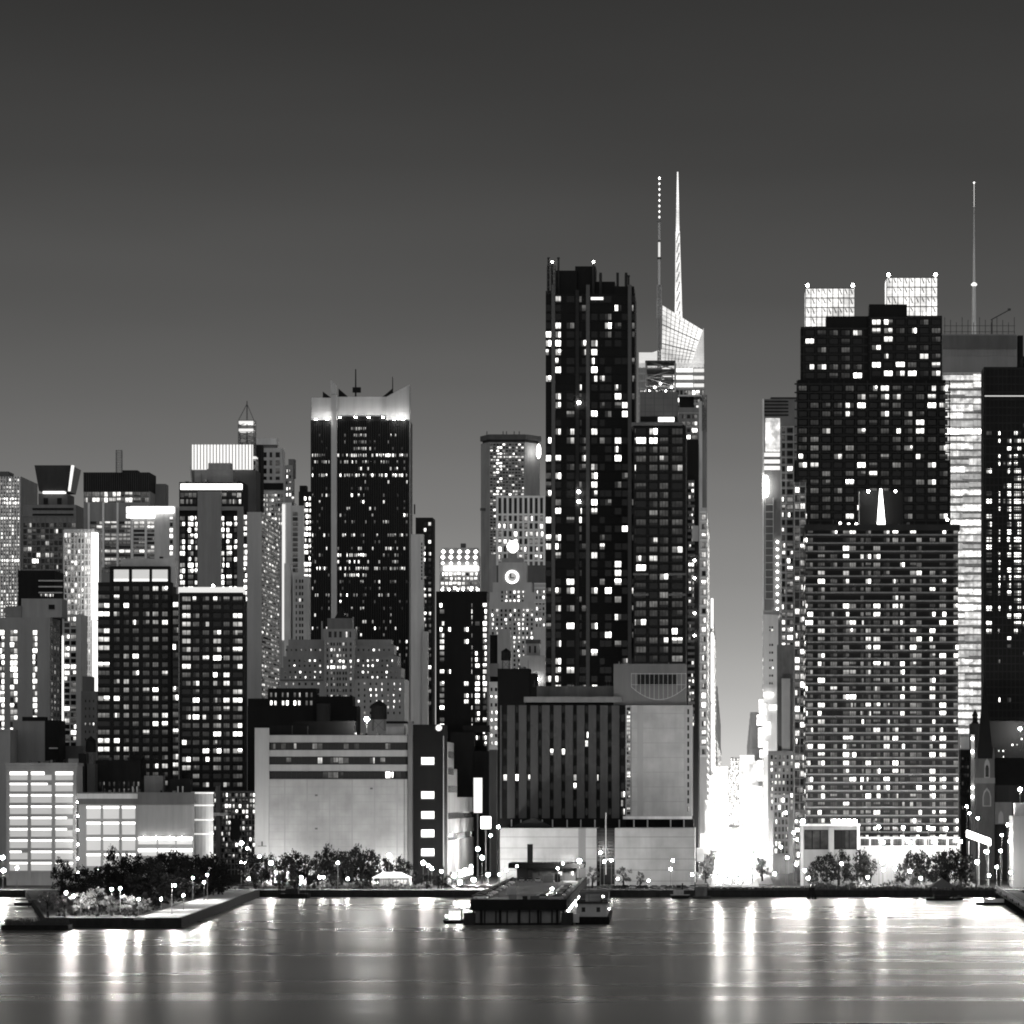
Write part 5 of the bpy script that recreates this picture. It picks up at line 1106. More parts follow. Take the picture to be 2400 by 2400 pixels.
m = MB(); dd = 1446; m.poly([(X(1190, dd), dd, Z(1941, dd)), (X(1298, dd), dd, Z(1941, dd)), (X(1250, dd), dd, Z(1915, dd))][::1]); m.poly([(X(1190, dd), dd + 4, Z(1941, dd)), (X(1250, dd), dd + 4, Z(1915, dd)), (X(1298, dd), dd + 4, Z(1941, dd))]); m.quad((X(1298, dd), dd, Z(1941, dd)), (X(1298, dd), dd+4, Z(1941, dd)), (X(1250, dd), dd+4, Z(1915, dd)), (X(1250, dd), dd, Z(1915, dd))); m.quad((X(1190, dd), dd+4, Z(1941, dd)), (X(1190, dd), dd, Z(1941, dd)), (X(1250, dd), dd, Z(1915, dd)), (X(1250, dd), dd+4, Z(1915, dd))); m.obj('roof_gable', wall(.04), b.e)
b.finish()
# podium of the banded slab
b = B('glazed_podium', 'pale low podium with two dark glazed bays in front of the banded slab', 2060, 1446)
d = 1446; pw = wall(.3, .8, .12)
b.box('wall', pw, 1880, 2014, 1936, None, 20); b.box('long_wall', pw, 2014.3, 2250, 1962, None, 18, d + 1); b.box('light_edge', wall(.9), 1877, 2016, 1932, 1936, 21, d - .5)
b.box('pier', wall(.6), 1876, 1883, 1937, None, 1, d - .6); b.box('pier', wall(.6), 2009, 2015, 1937, None, 1, d - .6); b.box('pier', wall(.4), 1942, 1954, 1940, None, 1, d - .6)
b.wins([(1885, 1941), (1955, 2008)], [(1945, 1991)], lambda r, c: 1); b.wins([(2017, 2037)] + [(2041 + 26*i, 2062 + 26*i) for i in range(8)], [(1966, 1982)], lambda r, c: 1, d=d + 1)
for i, (px, s) in enumerate(((1882, 420), (1955, 160), (1967, 260), (1978, 260), (1990, 220), (2004, 160))):
    m = MB(); m.tube((X(px, d), d + 2, Z(1936, d)), (X(px, d), d + 2, Z(1927, d)), .1); o = m.obj('lamp_post', STEEL, b.e)
    m = MB(); m.lathe((X(px, d), d + 2, Z(1925, d)), [(.4, -.7), (.9, 0), (.4, .7)], 8); m.obj('lamp_head', glow(s, 'podium_lamp_%d' % s, True), o)
b.finish()
b = B('pier_shed', 'pale curved shed wall cut off by the right edge near the dock', 2400, 1415)
b.box('wall', wall(.26, .8, .1), 2374, 2500, 1912, None, 20); b.box('roof_house', wall(.7), 2379, 2480, 1882, 1911.8, 8, 1420); b.finish()
# ------------------------------------------------------------------ parking pier
PR = math.atan(0.0212)                                     # the pier leans slightly off the street grid
px0_, pd0, pd1, pz = X(1215, 1066), 1066.0, 1322.0, 7.3
e = empty('parking_pier', (px0_, pd0, 0), 'long pier with a dark edge and a car park on its deck', 'pier', rz=PR)
def local(parent, m, name, mat): o = m.obj(name, mat, parent, off=(0, 0, 0)); return o
hw = 14.2; ln = pd1 - pd0 + 55
m = MB(); m.box(-hw + .6, hw - .6, .8, ln, 3.9, pz - .02); local(e, m, 'deck', wall(.13, .8, .35, .25, False))
m = MB(); m.box(-hw, hw, -.2, .8, 4.4, pz + .25); m.box(-hw, -hw + .6, .8, ln, 4.4, pz + .25); m.box(hw - .6, hw, .8, ln, 4.4, pz + .25); local(e, m, 'fascia', wall(.022, .8, .3))
m = MB(); m.box(-hw + 1.5, hw - 2, 1.2, ln, .6, 4.38); local(e, m, 'shed_wall', wall(.2, .85, .4, .35))
for i in range(5):
    m = MB(); x = -hw + 3.2 + i*5.6; m.box(x - .35, x + .35, .7, 1.4, .3, 4.4); local(e, m, 'pillar', wall(.03))
m = MB(); m.box(-hw - 1.5, hw + 1.4, .3, ln, -1, .62); local(e, m, 'base', wall(.02))
for k in range(9):
    m = MB(); m.tube((-hw + 1 + k*3.3, -.5, -1.5), (-hw + 1 + k*3.3, -.5, 4.2 + (k % 2)*.3), .26, n=7); local(e, m, 'fender_pile', wall(.03))
for k, (x, y, w_, h_) in enumerate(((-3, 4, 2.2, 1.6), (1, 6, 1.4, 1.1), (3.4, 3, 2.6, 1.2), (-6, 60, 3, 2.2), (0, 226, 4, 2.6), (4, 236, 2, 3))):
    m = MB(); m.box(x, x + w_, y, y + 1.8, pz, pz + h_); local(e, m, 'deck_crate', wall((.2, .05, .1, .3, .12, .04)[k]))
for sx in (-1, 1):
    m = MB(); m.box(sx*(hw + .2) - 1.7, sx*(hw + .2) + 1.7, -1.2, 2.4, -1, 3.6); local(e, m, 'corner_block', wall(.05, .8, .5, .5))
m = MB(); m.box(hw + .02, hw + 3.6, 2.5, ln, .62, 3.2); local(e, m, 'walkway', wall(.55, .8, .15))
for i in range(14):
    m = MB(); y = 6 + i*17.0; m.lathe((hw + .35, y, 4.1), [(.15, -.25), (.3, 0), (.15, .25)], 6); local(e, m, 'deck_lamp', glow(90, 'deck_lamp', True))
m = MB()
for s in (-1, 1):
    m.tube((s*(hw - .3), 3, pz + 1.25), (s*(hw - .3), ln, pz + 1.25), .05, n=4)
    for i in range(60): m.tube((s*(hw - .3), 3 + i*5, pz + .2), (s*(hw - .3), 3 + i*5, pz + 1.25), .04, n=4)
local(e, m, 'railing', wall(.3))
PIER = e
def pier_pt(x, y, z): c, s = math.cos(PR), math.sin(PR); return (px0_ + x*c - y*s, pd0 + x*s + y*c, z)
t = empty('terminal', pier_pt(0, 258, pz), 'flat roofed pier terminal with a dark overhang and a square chimney', 'terminal', rz=PR)
m = MB(); m.box(-10.5, 11, .5, 24, 0, 4.6); local(t, m, 'wall', wall(.07))
m = MB(); m.box(-13.5, 14.2, -2.2, 26, 4.6, 6.4); local(t, m, 'roof', wall(.022))
m = MB(); m.box(-6.6, -4.6, -1.0, 1.2, 0, 13.4); local(t, m, 'chimney', wall(.04))
for x, k in ((5.4, 4), (10.0, 5), (12.4, 5), (-2, 1), (1.5, 1)):
    o = bpy.data.objects.new('window', WMESH[k]); C.objects.link(o); o.parent = t; o.location = (min(x, 9.6) - .7, .46, 1.9); o.scale = (1.4, 1, 1.5)
m = MB()
for i in range(9): m.tube((-1 + i*1.4, 4, 6.4), (-1 + i*1.4, 4, 9.2), .05, n=4)
m.tube((-1, 4, 9.2), (10.4, 4, 9.2), .05, n=4); m.tube((-1, 4, 8), (10.4, 4, 8), .05, n=4); local(t, m, 'roof_rail', PM)
# cars: one of a kind with its parts, then copies
def car_proto():
    e = empty('parked_car', (0, 0, 0), '', 'car', 'cars parked on the pier')
    body = MB(); prof = [(-2.2, .35), (-2.25, .75), (-1.9, .95), (-.9, 1.0), (1.5, 1.02), (2.1, .92), (2.2, .6), (2.15, .35)]
    for s0, s1 in ((-.88, .88),):
        n = len(prof)
        for i in range(n):
            a, c = prof[i], prof[(i+1) % n]; body.quad((s0, a[0], a[1]), (s1, a[0], a[1]), (s1, c[0], c[1]), (s0, c[0], c[1]))
        body.poly([(s0, y, z) for y, z in prof]); body.poly([(s1, y, z) for y, z in prof[::-1]])
    o1 = local(e, body, 'body', metal(.3, .3))
    cab = MB(); cab.frus((-.82, .82, -1.1, 1.75), .99, (-.62, .62, -.45, 1.25), 1.45); local(e, cab, 'window_glass', glass())
    rf = MB(); rf.box(-.63, .63, -.46, 1.26, 1.45, 1.5); local(e, rf, 'roof', metal(.3, .3))
    for sx in (-.8, .8):
        for y in (-1.4, 1.35):
            w = MB(); w.tube((sx - .1, y, .33), (sx + .1, y, .33), .33, n=12); o = local(e, w, 'wheel', wall(.02))
            w = MB(); w.tube((sx - .12, y, .33), (sx + .12, y, .33), .18, n=8); local(o, w, 'rim', metal(.6))
    for sx in (-.62, .62):
        w = MB(); w.box(sx - .18, sx + .18, -2.3, -2.2, .62, .76); local(e, w, 'headlight', wall(.8, .2))
        w = MB(); w.box(sx - .18, sx + .18, 2.16, 2.26, .66, .8); local(e, w, 'tail_light', wall(.1, .3))
    return e
def copy_tree(o, parent=None):
    c = o.copy(); C.objects.link(c)
    if parent: c.parent = parent
    for ch in list(o.children): copy_tree(ch, c)
    return c
car = car_proto(); spots = []; RC = []
for i in range(17): spots.append((-11.4, 8 + i*13.2 + R.uniform(-3, 3), math.pi/2 + R.uniform(-.1, .1)))
for i in range(15): spots.append((10.9, 6 + i*10.5 + R.uniform(-2, 2), -math.pi/2 + R.uniform(-.1, .1)))
for i in range(5): spots.append((6.6, 10 + i*7.0, -math.pi/2))
for i in range(4): spots.append((-8 + i*2.9, 240, R.uniform(-.1, .1)))
cols_ = [(.7, 'white'), (.03, 'black'), (.3, 'silver'), (.12, 'dark grey'), (.5, 'pale grey')]
for i, (x, y, a) in enumerate(spots):
    o = car if i == 0 else copy_tree(car)
    g, nm = cols_[i % 5]; o.location = pier_pt(x, y, pz); o.rotation_euler = (0, 0, a + PR)
    for ch in o.children:
        if ch.name.split('.')[0] in ('body', 'roof'):
            ch.material_slots[0].link = 'OBJECT'; ch.material_slots[0].material = metal(g, .35)
    row = 'along the left edge of the pier' if x < -9 and y < 235 else 'along the right edge of the pier' if x > 9 else 'in the inner right row on the pier' if x > 6 and y < 60 else 'before the terminal'
    o['label'] = '%s car parked %s, %s from the river' % (nm, row, ordn(i if i < 17 else i - 17 if i < 32 else i - 32 if i < 37 else i - 37))
def lamp(name, px, py, d, base, label, s, r=.5, group='lamps along the river front', arm=0, cat='street lamp'):
    LK = 9 if group and 'park' in group else 2.6 if group and 'canyon' in group else .62 if 1380 < px < 1640 else .85 if 560 < px < 1045 else 2.2 if px > 1780 else .8 if px < 100 else 3
    if s > 400 and r == .5: r = .72; LK *= .75
    x, z = X(px, d), Z(py, d); e = empty(name, (x - arm, d, base), label, cat, group)
    m = MB(); m.tube((x - arm, d, base), (x - arm, d, z - r*.9 + (.9 if arm else 0)), .11, .07, n=6)
    if arm: m.tube((x - arm, d, z + .5), (x, d, z + .4), .06, n=4)
    m.obj('pole', metal(.15), e)
    m = MB(); m.lathe((x, d, z), [(r*.45, -r*.9), (r, -r*.3), (r, r*.3), (r*.45, r*.9)], 8); m.obj('lamp_head', glow(s * LK, 'lamp_head_%d' % s, True), e)
    return e
for i, (x, y) in enumerate(((-7, 30), (-7.5, 95), (8, 130), (-7, 170), (7.5, 215))):
    p = pier_pt(x, y, pz + 7); lamp('pier_lamp', CX + p[0]*F/p[1], HY + (H - p[2])*F/p[1], p[1], pz, 'lamp added to light the car rows of the pier, %s from the river' % ordn(i), 150, .3, 'lamps on the pier')  # lamps added to brighten the parked cars
for i in range(30):
    o = copy_tree(car); px = 1052 + i*20 + R.uniform(-6, 6) if i < 27 else 560 + (i - 27)*14
    if 1175 < px < 1400: px = 1400 + (px - 1175)*1.0 
    d = 1391 + R.choice((0, 3.4)); o.location = (X(px, d), d, G); o.rotation_euler = (0, 0, math.pi/2 * R.choice((1, -1))); g, nm = cols_[(i*2 + 1) % 5]
    for ch in o.children:
        if ch.name.split('.')[0] in ('body', 'roof'): ch.material_slots[0].link = 'OBJECT'; ch.material_slots[0].material = metal(g, .35)
    o['label'] = '%s car on the river road between side street and tug, %s added from the left' % (nm, ordn(i)); o['group'] = 'cars on the river road'; RC.append((px, o, nm))
for i, (px, o, nm) in enumerate(sorted(RC, key=lambda q: q[0])): o['label'] = '%s car standing on the river road behind the river wall, %s from the left' % (nm, ordn(i))
lamp('pier_lamp', 1294, 2083, 1160, pz, 'lamp standing on the pier deck among the cars at right', 160, .35, 'lamps on the pier')
lamp('pier_lamp', 1358, 2018, 1318, pz, 'bright lamp at the right corner of the pier terminal', 420, .5, 'lamps on the pier')
# ferry barge beside the pier
f = empty('ferry_barge', (X(1389, 1075), 1072, 0), 'grey house barge with two dark windows moored right of the pier', 'barge', rz=PR)
m = MB(); m.hexa([(-4.8, -.8, -.8), (4.9, -.8, -.8), (4.9, 60, -.8), (-4.8, 60, -.8), (-5.2, -1.4, 2.3), (5.3, -1.4, 2.3), (5.3, 61, 2.3), (-5.2, 61, 2.3)]); local(f, m, 'hull', wall(.018))
m = MB(); m.box(-4.6, 4.4, 0, 56, 2.3, 6.2); local(f, m, 'cabin', wall(.42, .8, .15, .3))
m = MB(); m.box(-4.9, 4.8, -.5, 57, 6.2, 6.6); local(f, m, 'roof', wall(.06))
for x in (-2.6, 1.8):
    m = MB(); m.box(x - .55, x + .55, -.06, .02, 3.7, 5.1); local(f, m, 'window', glass())
m = MB(); m.box(-2.2, 2.2, 8, 24, 6.6, 8.4); local(f, m, 'roof_house', wall(.3))
m = MB(); m.box(2.6, 4.6, 4, 14, 6.6, 9.2); local(f, m, 'funnel_house', wall(.03))
m = MB(); m.box(-4.4, 4.5, 26, 50, 6.6, 9.0); local(f, m, 'upper_deck', wall(.1))
for x, y, z in ((3.2, 3.6, 8.2), (-4.8, 2, 5.6), (5.0, 1, 4.6)):
    m = MB(); m.lathe((x, y, z), [(.1, -.2), (.25, 0), (.1, .2)], 6); local(f, m, 'deck_lamp', glow(60, 'barge_lamp', True))
m = MB()
for x in (-4.7, 4.6):
    m.tube((x, -.3, 7.5), (x, 26, 7.5), .05, n=4)
    for k in range(14): m.tube((x, -.3 + k*2, 6.6), (x, -.3 + k*2, 7.5), .04, n=4)
m.tube((-4.7, -.3, 7.5), (4.6, -.3, 7.5), .05, n=4); local(f, m, 'railing', PM)
for k in range(6):
    m = MB(); m.tube((-4.2 + k*1.7, -1.55, 1.3), (-4.2 + k*1.7, -1.3, 1.3), .5, n=10); local(f, m, 'fender', wall(.02))
m = MB(); m.tube((-1, 2, 6.6), (-1, 2, 12), .09, n=5); m.tube((-2.4, 2, 10), (.4, 2, 10), .05, n=4); local(f, m, 'mast', wall(.1))
# small working boat left of the pier
f = empty('work_boat', (X(1062, 1075), 1078, 0), 'small working boat crowded with lights moored left of the pier', 'boat')
m = MB(); m.hexa([(-2.6, -1, -.4), (2.2, -1, -.4), (2.2, 11, -.4), (-2.6, 11, -.4), (-3.2, -1.8, 1.1), (2.8, -1.2, 1.1), (2.8, 12, 1.1), (-3.2, 12, 1.1)]); local(f, m, 'hull', wall(.02))
m = MB(); m.box(-1.6, 1.9, 1, 6, 1.1, 4.2); local(f, m, 'cabin', wall(.6, .7, .2, .6))
m = MB(); m.box(-1.8, 2.1, .8, 6.2, 4.2, 4.5); local(f, m, 'roof', wall(.3))
for x in (-1.1, .1, 1.3):
    m = MB(); m.box(x - .4, x + .4, .93, 1.02, 2.6, 3.6); local(f, m, 'window', glow(1.5, 'boat_window'))
m = MB(); m.tube((0, 5, 4.5), (0, 5, 9), .09, n=5); m.tube((-1.5, 5, 7.5), (1.5, 5, 7.5), .05, n=4); m.tube((0, 5, 9), (2.6, 11, 1.2), .03, n=3); local(f, m, 'mast', wall(.05))
for x, y, z in ((-2.2, .2, 2.2), (0, 4.6, 6), (2, 6, 5), (1.4, -.6, 2.0)):
    m = MB(); m.lathe((x, y, z), [(.1, -.2), (.28, 0), (.1, .2)], 6); local(f, m, 'deck_lamp', glow(170, 'boat_lamp', True))
# tug right of centre
f = empty('tug_boat', (X(1592, 1350), 1348, 0), 'small dark tug with a white cabin near the bright street end', 'boat')
m = MB(); m.hexa([(-2.4, 0, -.4), (3.2, 0, -.4), (3.2, 4, -.4), (-2.4, 4, -.4), (-3.4, -.4, 1.7), (4.0, -.4, 1.5), (4.0, 4.4, 1.5), (-3.4, 4.4, 1.7)]); local(f, m, 'hull', wall(.025))
m = MB(); m.box(-2.2, 1.6, .8, 3.4, 1.6, 3.4); local(f, m, 'cabin', wall(.3, .8, .3, 1))
m = MB(); m.box(-1.2, .8, 1.0, 3.0, 3.4, 5.2); local(f, m, 'wheelhouse', wall(.12))
m = MB(); m.box(-1.0, .6, .94, 1.02, 4.1, 4.9); local(f, m, 'window', glass())
m = MB(); m.tube((1.2, 2, 3.4), (1.2, 2, 5.8), .3, n=8); local(f, m, 'funnel', wall(.04))
m = MB(); m.box(-3.3, 3.9, -.47, -.38, 1.35, 1.62); local(f, m, 'fender', wall(.4))
# docks, piles, pavilions
f = empty('floating_dock', (X(1645, 1350), 1349, 0), 'low dock platform between thin posts beside the small tug', 'dock')
m = MB(); m.box(-3.4, 3.4, 0, 8, .3, .8); local(f, m, 'platform', wall(.06))
for x in (-2.6, 2.0):
    m = MB(); m.tube((x, .6, -1), (x, .6, 6.2), .13, n=6); local(f, m, 'post', wall(.05))
m = MB(); m.box(-2.6, 2, 7, 7.1, .8, 4.2); local(f, m, 'fence', wall(.15, .8, .5, 1))
f = empty('pile_cluster', (X(1902, 1345), 1345, 0), 'cluster of bound timber mooring piles in the water below the banded slab', 'mooring piles')
for k in range(9):
    a = 2*math.pi*k/9; m = MB(); m.tube((2.0*math.cos(a), 2.0*math.sin(a), -1.5), (.8*math.cos(a), .8*math.sin(a), 4.2), .28, n=6); local(f, m, 'pile', wall(.03))
m = MB(); m.lathe((0, 0, 0), [(1.35, 3.0), (1.25, 3.4)], 10); local(f, m, 'band', wall(.02))
f = empty('timber_dock', (X(690, 1362), 1358, 0), 'dark timber dock with tall posts below the trees of the blank warehouse', 'dock')
m = MB(); m.box(-5.2, 5.6, 0, 9, -.5, 1.6); local(f, m, 'platform', wall(.018))
for x in (-5.4, -4.8, 5.2, 6.0, -1):
    m = MB(); m.tube((x, -.3, -1), (x, -.3, 6.6 if x != -1 else 3), .16, n=6); local(f, m, 'post', wall(.02))
m = MB(); m.box(-3.2, 1.6, 2, 6, 1.6, 3.4); local(f, m, 'shed', wall(.05))
f = empty('dock_pavilion', (X(2206, 1330), 1322, 0), 'open pavilion with a pointed hip roof on a floating dock', 'pavilion')
m = MB(); m.box(-5.8, 5.4, -.6, 10, .1, 1.0); local(f, m, 'platform', wall(.02))
for x in (-4.1, 4.1):
    for y in (.4, 8.6):
        m = MB(); m.tube((x, y, 1), (x, y, 5.0), .16, n=6); local(f, m, 'post', wall(.03))
m = MB(); m.hexa([(-4.9, -.4, 4.9), (4.9, -.4, 4.9), (4.9, 9.6, 4.9), (-4.9, 9.6, 4.9), (-.15, 4.4, 8.1), (.15, 4.4, 8.1), (.15, 4.7, 8.1), (-.15, 4.7, 8.1)]); local(f, m, 'roof', wall(.12))
m = MB(); m.box(-3, 2.8, 3, 5, 1.0, 2.0); local(f, m, 'bench', wall(.06))
f = empty('dinghy', (X(2250, 1330), 1330, 0), 'small dark dinghy afloat right of the dock pavilion', 'boat')
m = MB(); m.hexa([(-1, 0, -.2), (1, 0, -.2), (1, 4, -.2), (-1, 4, -.2), (-1.5, -.2, .9), (1.4, -.2, .8), (1.4, 4.4, .8), (-1.5, 4.4, .9)]); local(f, m, 'hull', wall(.025)); m = MB(); m.box(-.7, .6, 1.6, 3, .85, 1.7); local(f, m, 'cabin', wall(.1))
f = empty('gangway_pier', (X(2400, 1120), 1118, 0), 'dark piled pier with a white lattice railing at the right edge', 'pier')
ax = Vector((X(2332, 1340) - X(2402, 1110), 1340 - 1110)); ang = math.atan2(-ax.x, ax.y); f.rotation_euler = (0, 0, ang); gl = ax.length
m = MB(); m.box(.2, 9, -20, gl, 2.4, 3.1); local(f, m, 'deck', wall(.08))
for k in range(34):
    m = MB(); m.tube((.3 + (k % 2)*.5, -18 + k*7.6, -1.5), (.3 + (k % 2)*.5, -18 + k*7.6, 2.9 + (k % 3)*.5), .34, n=6); local(f, m, 'pile', wall(.02))
m = MB()
for k in range(60):
    y = -20 + k*4.2; m.tube((.35, y, 3.1), (.35, y, 5.0), .05, n=4); m.tube((.35, y, 3.2), (.35, y + 4.2, 4.9), .04, n=4); m.tube((.35, y, 4.9), (.35, y + 4.2, 3.2), .04, n=4)
m.tube((.35, -20, 5.0), (.35, gl, 5.0), .08, n=4); local(f, m, 'railing', wall(.8))
f = empty('floating_dock', (X(2320, 1270), 1268, 0), 'low white railed floating dock joined to the right edge pier', 'dock')
m = MB(); m.box(-4.8, 6, 0, 5, .05, .8); local(f, m, 'platform', wall(.02)); m = MB(); m.box(-1.5, 6, 4.2, 4.4, .8, 2.1); local(f, m, 'railing', wall(.75))
m = MB(); m.tube((-2, 1, -1), (-2, 1, 5), .18, n=6); local(f, m, 'post', wall(.05))
f = empty('reed_barge', (X(82, 1022), 1022, 0), 'long low dark barge overgrown with reeds at the lower left corner', 'barge')
m = MB(); m.box(-9.6, 9.4, 0, 6, -.5, 1.5); local(f, m, 'hull', wall(.02, .8, .5, .6))
m = MB()
for k in range(900):
    x, y, h = R.uniform(-9.2, 9.0), R.uniform(.3, 5.7), R.uniform(.5, 2.2); dx, dy = R.uniform(-.5, .5), R.uniform(-.3, .3)
    m.quad((x - .06, y, 1.5), (x + .06, y, 1.5), (x + dx + .03, y + dy, 1.5 + h), (x + dx - .03, y + dy, 1.5 + h))
o = local(f, m, 'reeds', wall(.07, .9, .4, 1)); o['kind'] = 'stuff'
f = empty('mooring_platform', (X(90, 1245), 1240, 0), 'dark floating platform on posts in the bright inlet at left', 'dock')
m = MB(); m.box(-7.4, 7.4, 0, 5, .5, 1.6); local(f, m, 'platform', wall(.06)); m = MB(); m.box(-7, 7, .2, .4, 2.4, 3.0); local(f, m, 'railing', wall(.15))
m = MB(); m.tube((-2.4, .3, -1), (-2.4, .3, 2.4), .2, n=6); m.tube((4, .3, -1), (4, .3, 2.4), .2, n=6); local(f, m, 'post', wall(.06))
f = empty('lit_pavilion', (X(920, 1400), 1396, G), 'glowing white tent roofed pavilion with glazed front by the river', 'pavilion')
m = MB(); m.hexa([(-7.6, -1, 4.2), (7.2, -1, 4.2), (7.2, 9, 4.2), (-7.6, 9, 4.2), (-3.6, 2, 6.3), (3.2, 2, 6.3), (3.2, 6, 6.3), (-3.6, 6, 6.3)]); local(f, m, 'roof', glow(1.3, 'tent_roof', True))
m = MB(); m.box(-4.4, 6.9, .2, 8, .1, 4.18); local(f, m, 'wall', wall(.35))
for x0, x1 in ((-4.0, -.4), (.6, 6.0)):
    m = MB(); m.box(x0, x1, .1, .22, .3, 3.6); local(f, m, 'window', window_mat(7, .9, 4))
m = MB()
for x in (-7, -4.5, 0.1, 6.8): m.tube((x, -.4, 0), (x, -.4, 4.2), .1, n=5)
local(f, m, 'pole', PM)
# ------------------------------------------------------------------ trees
leaf_a = wall(.026, .8, .5, .8, False); leaf_b = wall(.14, .8, .5, .8, False); bark = wall(.05, .9, .4, 2)
def crown_mesh(seed, dens, mat, tall=1.0, size=.5):
    r = random.Random(seed); m = MB(); cl = []
    for k in range(dens):
        a, u = r.uniform(0, 2*math.pi), r.uniform(-1, 1); q = r.uniform(.35, 1) ** .6
        cl.append((q*math.cos(a)*math.sqrt(1-u*u)*r.uniform(.8, 1.1), q*math.sin(a)*math.sqrt(1-u*u), .05 + q*u*tall*.72 + r.uniform(-.05, .1), r.uniform(.16, .36)))
    for (x, y, z, s) in cl:
        for k in range(44):
            a, u = r.uniform(0, 2*math.pi), r.uniform(-1, 1); q = s * r.uniform(.4, 1.05); w = math.sqrt(1-u*u)
            c = Vector((x + q*w*math.cos(a), y + q*w*math.sin(a), z + q*u*.8)); n = Vector((r.gauss(0, 1), r.gauss(0, 1), r.gauss(.4, 1))).normalized(); t = n.orthogonal().normalized(); bt = n.cross(t)
            h = r.uniform(.04, .085) * size * 2
            m.quad(tuple(c - t*h), tuple(c + bt*h*.6), tuple(c + t*h), tuple(c - bt*h*.6))
    return m.mesh('crown', [mat])
CROWNS = [crown_mesh(s, 34, leaf_a) for s in (1, 2, 3)] + [crown_mesh(s, 16, leaf_b, 1.1, .55) for s in (4, 5)]
def trunk_mesh(seed):
    r = random.Random(seed); m = MB(); m.tube((0, 0, 0), (.02, .01, .55), .045, .03, 7)
    for k in range(6):
        a = 2*math.pi*k/6 + r.uniform(-.3, .3); z0 = r.uniform(.38, .56); m.tube((0, 0, z0), (.26*math.cos(a), .26*math.sin(a), z0 + r.uniform(.14, .3)), .016, .006, 5)
    return m.mesh('trunk', [bark])
TRUNKS = [trunk_mesh(1), trunk_mesh(2)]
def tree(px, d, h, wd, label, light=False, group='trees along the river front', k=0, base=G):
    e = empty('young_tree' if light else 'tree', (X(px, d), d, base), label, 'tree', group, rz=R.uniform(0, 6.28))
    t = bpy.data.objects.new('trunk', TRUNKS[k % 2]); C.objects.link(t); t.parent = e; t.scale = (h, h, h)
    c = bpy.data.objects.new('crown', CROWNS[3 + k % 2] if light else CROWNS[k % 3]); C.objects.link(c); c.parent = e
    c.location = (0, 0, h*(.56 if light else .5)); c.scale = (wd/2*1.18, wd/2*1.18, h*(.5 if light else .62))
    return e
k = 0
for i, (px, top, d, wd) in enumerate([(143, 2013, 1250, 6), (185, 2036, 1260, 9), (215, 2050, 1230, 10), (240, 2030, 1290, 11), (272, 1992, 1320, 8), (300, 2008, 1300, 11), (330, 2005, 1310, 12), (352, 2020, 1260, 12), (388, 2000, 1320, 11), (402, 1996, 1290, 13), (430, 2006, 1300, 12), (462, 2004, 1310, 12), (490, 2006, 1320, 12), (512, 2030, 1310, 9), (445, 2035, 1270, 12), (375, 2045, 1240, 12), (310, 2052, 1240, 12), (260, 2062, 1240, 10), (420, 2058, 1240, 11), (500, 2062, 1300, 9)]):
    tree(px, d, Z(top, d) - G, wd*1.15, 'dense dark tree in the park grove at left, %s of the grove from the left' % ordn(sorted([143,185,215,240,272,300,330,352,388,402,430,462,490,512,445,375,310,260,420,500]).index(px)), False, 'dark trees of the park grove', i)
for i, (px, top, d, wd) in enumerate([(112, 2085, 1056, 6.5), (152, 2098, 1062, 5), (190, 2090, 1075, 7), (228, 2080, 1090, 7.5), (262, 2096, 1070, 5), (300, 2098, 1080, 6.5), (338, 2104, 1090, 5.5)]):
    tree(px, d, Z(top, d) - G, wd, 'lamplit young tree at the front edge of the park quay, %s from the left' % ordn(i), True, 'young trees on the park quay', i)
wl = [(584, 1998), (612, 2010), (640, 2004), (668, 2002), (694, 2000), (720, 2004), (748, 2000), (775, 1986), (800, 1996), (826, 1990), (846, 1986), (868, 1992), (890, 2006), (930, 2012), (952, 2020)]
for i, (px, top) in enumerate(wl):
    d = 1402 + (i % 3)*9; tree(px, d, Z(top, d) - G, 8.6, 'dark tree in the row before the blank warehouse, %s from the left' % ordn(i), False, 'trees before the blank warehouse', i)
for i, (px, top) in enumerate([(600, 2040), (656, 2046), (690, 2044), (736, 2050), (788, 2050), (850, 2050), (1000, 2046), (1035, 2050)]):
    d = 1388; tree(px, d, Z(top, d) - G, 5, 'small lower tree by the promenade below the warehouse, %s from the left' % ordn(i), False, 'small trees by the promenade', i)
for i, (px, top, wd) in enumerate([(1938, 2002, 10), (1966, 1996, 8), (2010, 1992, 9), (2030, 2000, 7), (1905, 2030, 5)]):
    d = 1405; tree(px, d, Z(top, d) - G, wd, 'dark tree before the glazed podium bays, %s from the left' % ordn(sorted([1938, 1966, 2010, 2030, 1905]).index(px)), False, 'trees before the glazed podium', i)
for i, (px, top, wd) in enumerate([(2138, 1996, 9), (2166, 1998, 10), (2196, 1996, 9), (2222, 1991, 10), (2250, 1996, 8), (2110, 2024, 5), (2268, 2008, 5)]):
    d = 1402; tree(px, d, Z(top, d) - G, wd, 'dark leafy tree behind the dock pavilion, %s from the left' % ordn(sorted([2138, 2166, 2196, 2222, 2250, 2110, 2268]).index(px)), False, 'trees behind the dock pavilion', i)
for i, (px, top, wd) in enumerate([(1388, 2028, 5), (1462, 2032, 6), (1500, 2040, 3.5), (1060, 2044, 4)]):
    d = 1398; tree(px, d, Z(top, d) - G, wd, 'small thin tree before the pale podium wall, %s from the left' % ordn([1060, 1388, 1462, 1500].index(px)), True, 'small trees before the podium wall', i)
for i in range(9):
    d = 1480 + i*42; sx = (-11.5, 12)[i % 2]; e = tree(CX + sx*F/d, d, 8.5, 6, 'street tree in the glowing canyon, %s from the river' % ordn(i), True, 'street trees in the canyon', i)
for i, px in enumerate((990, 2090)):
    m = MB()
m = MB()
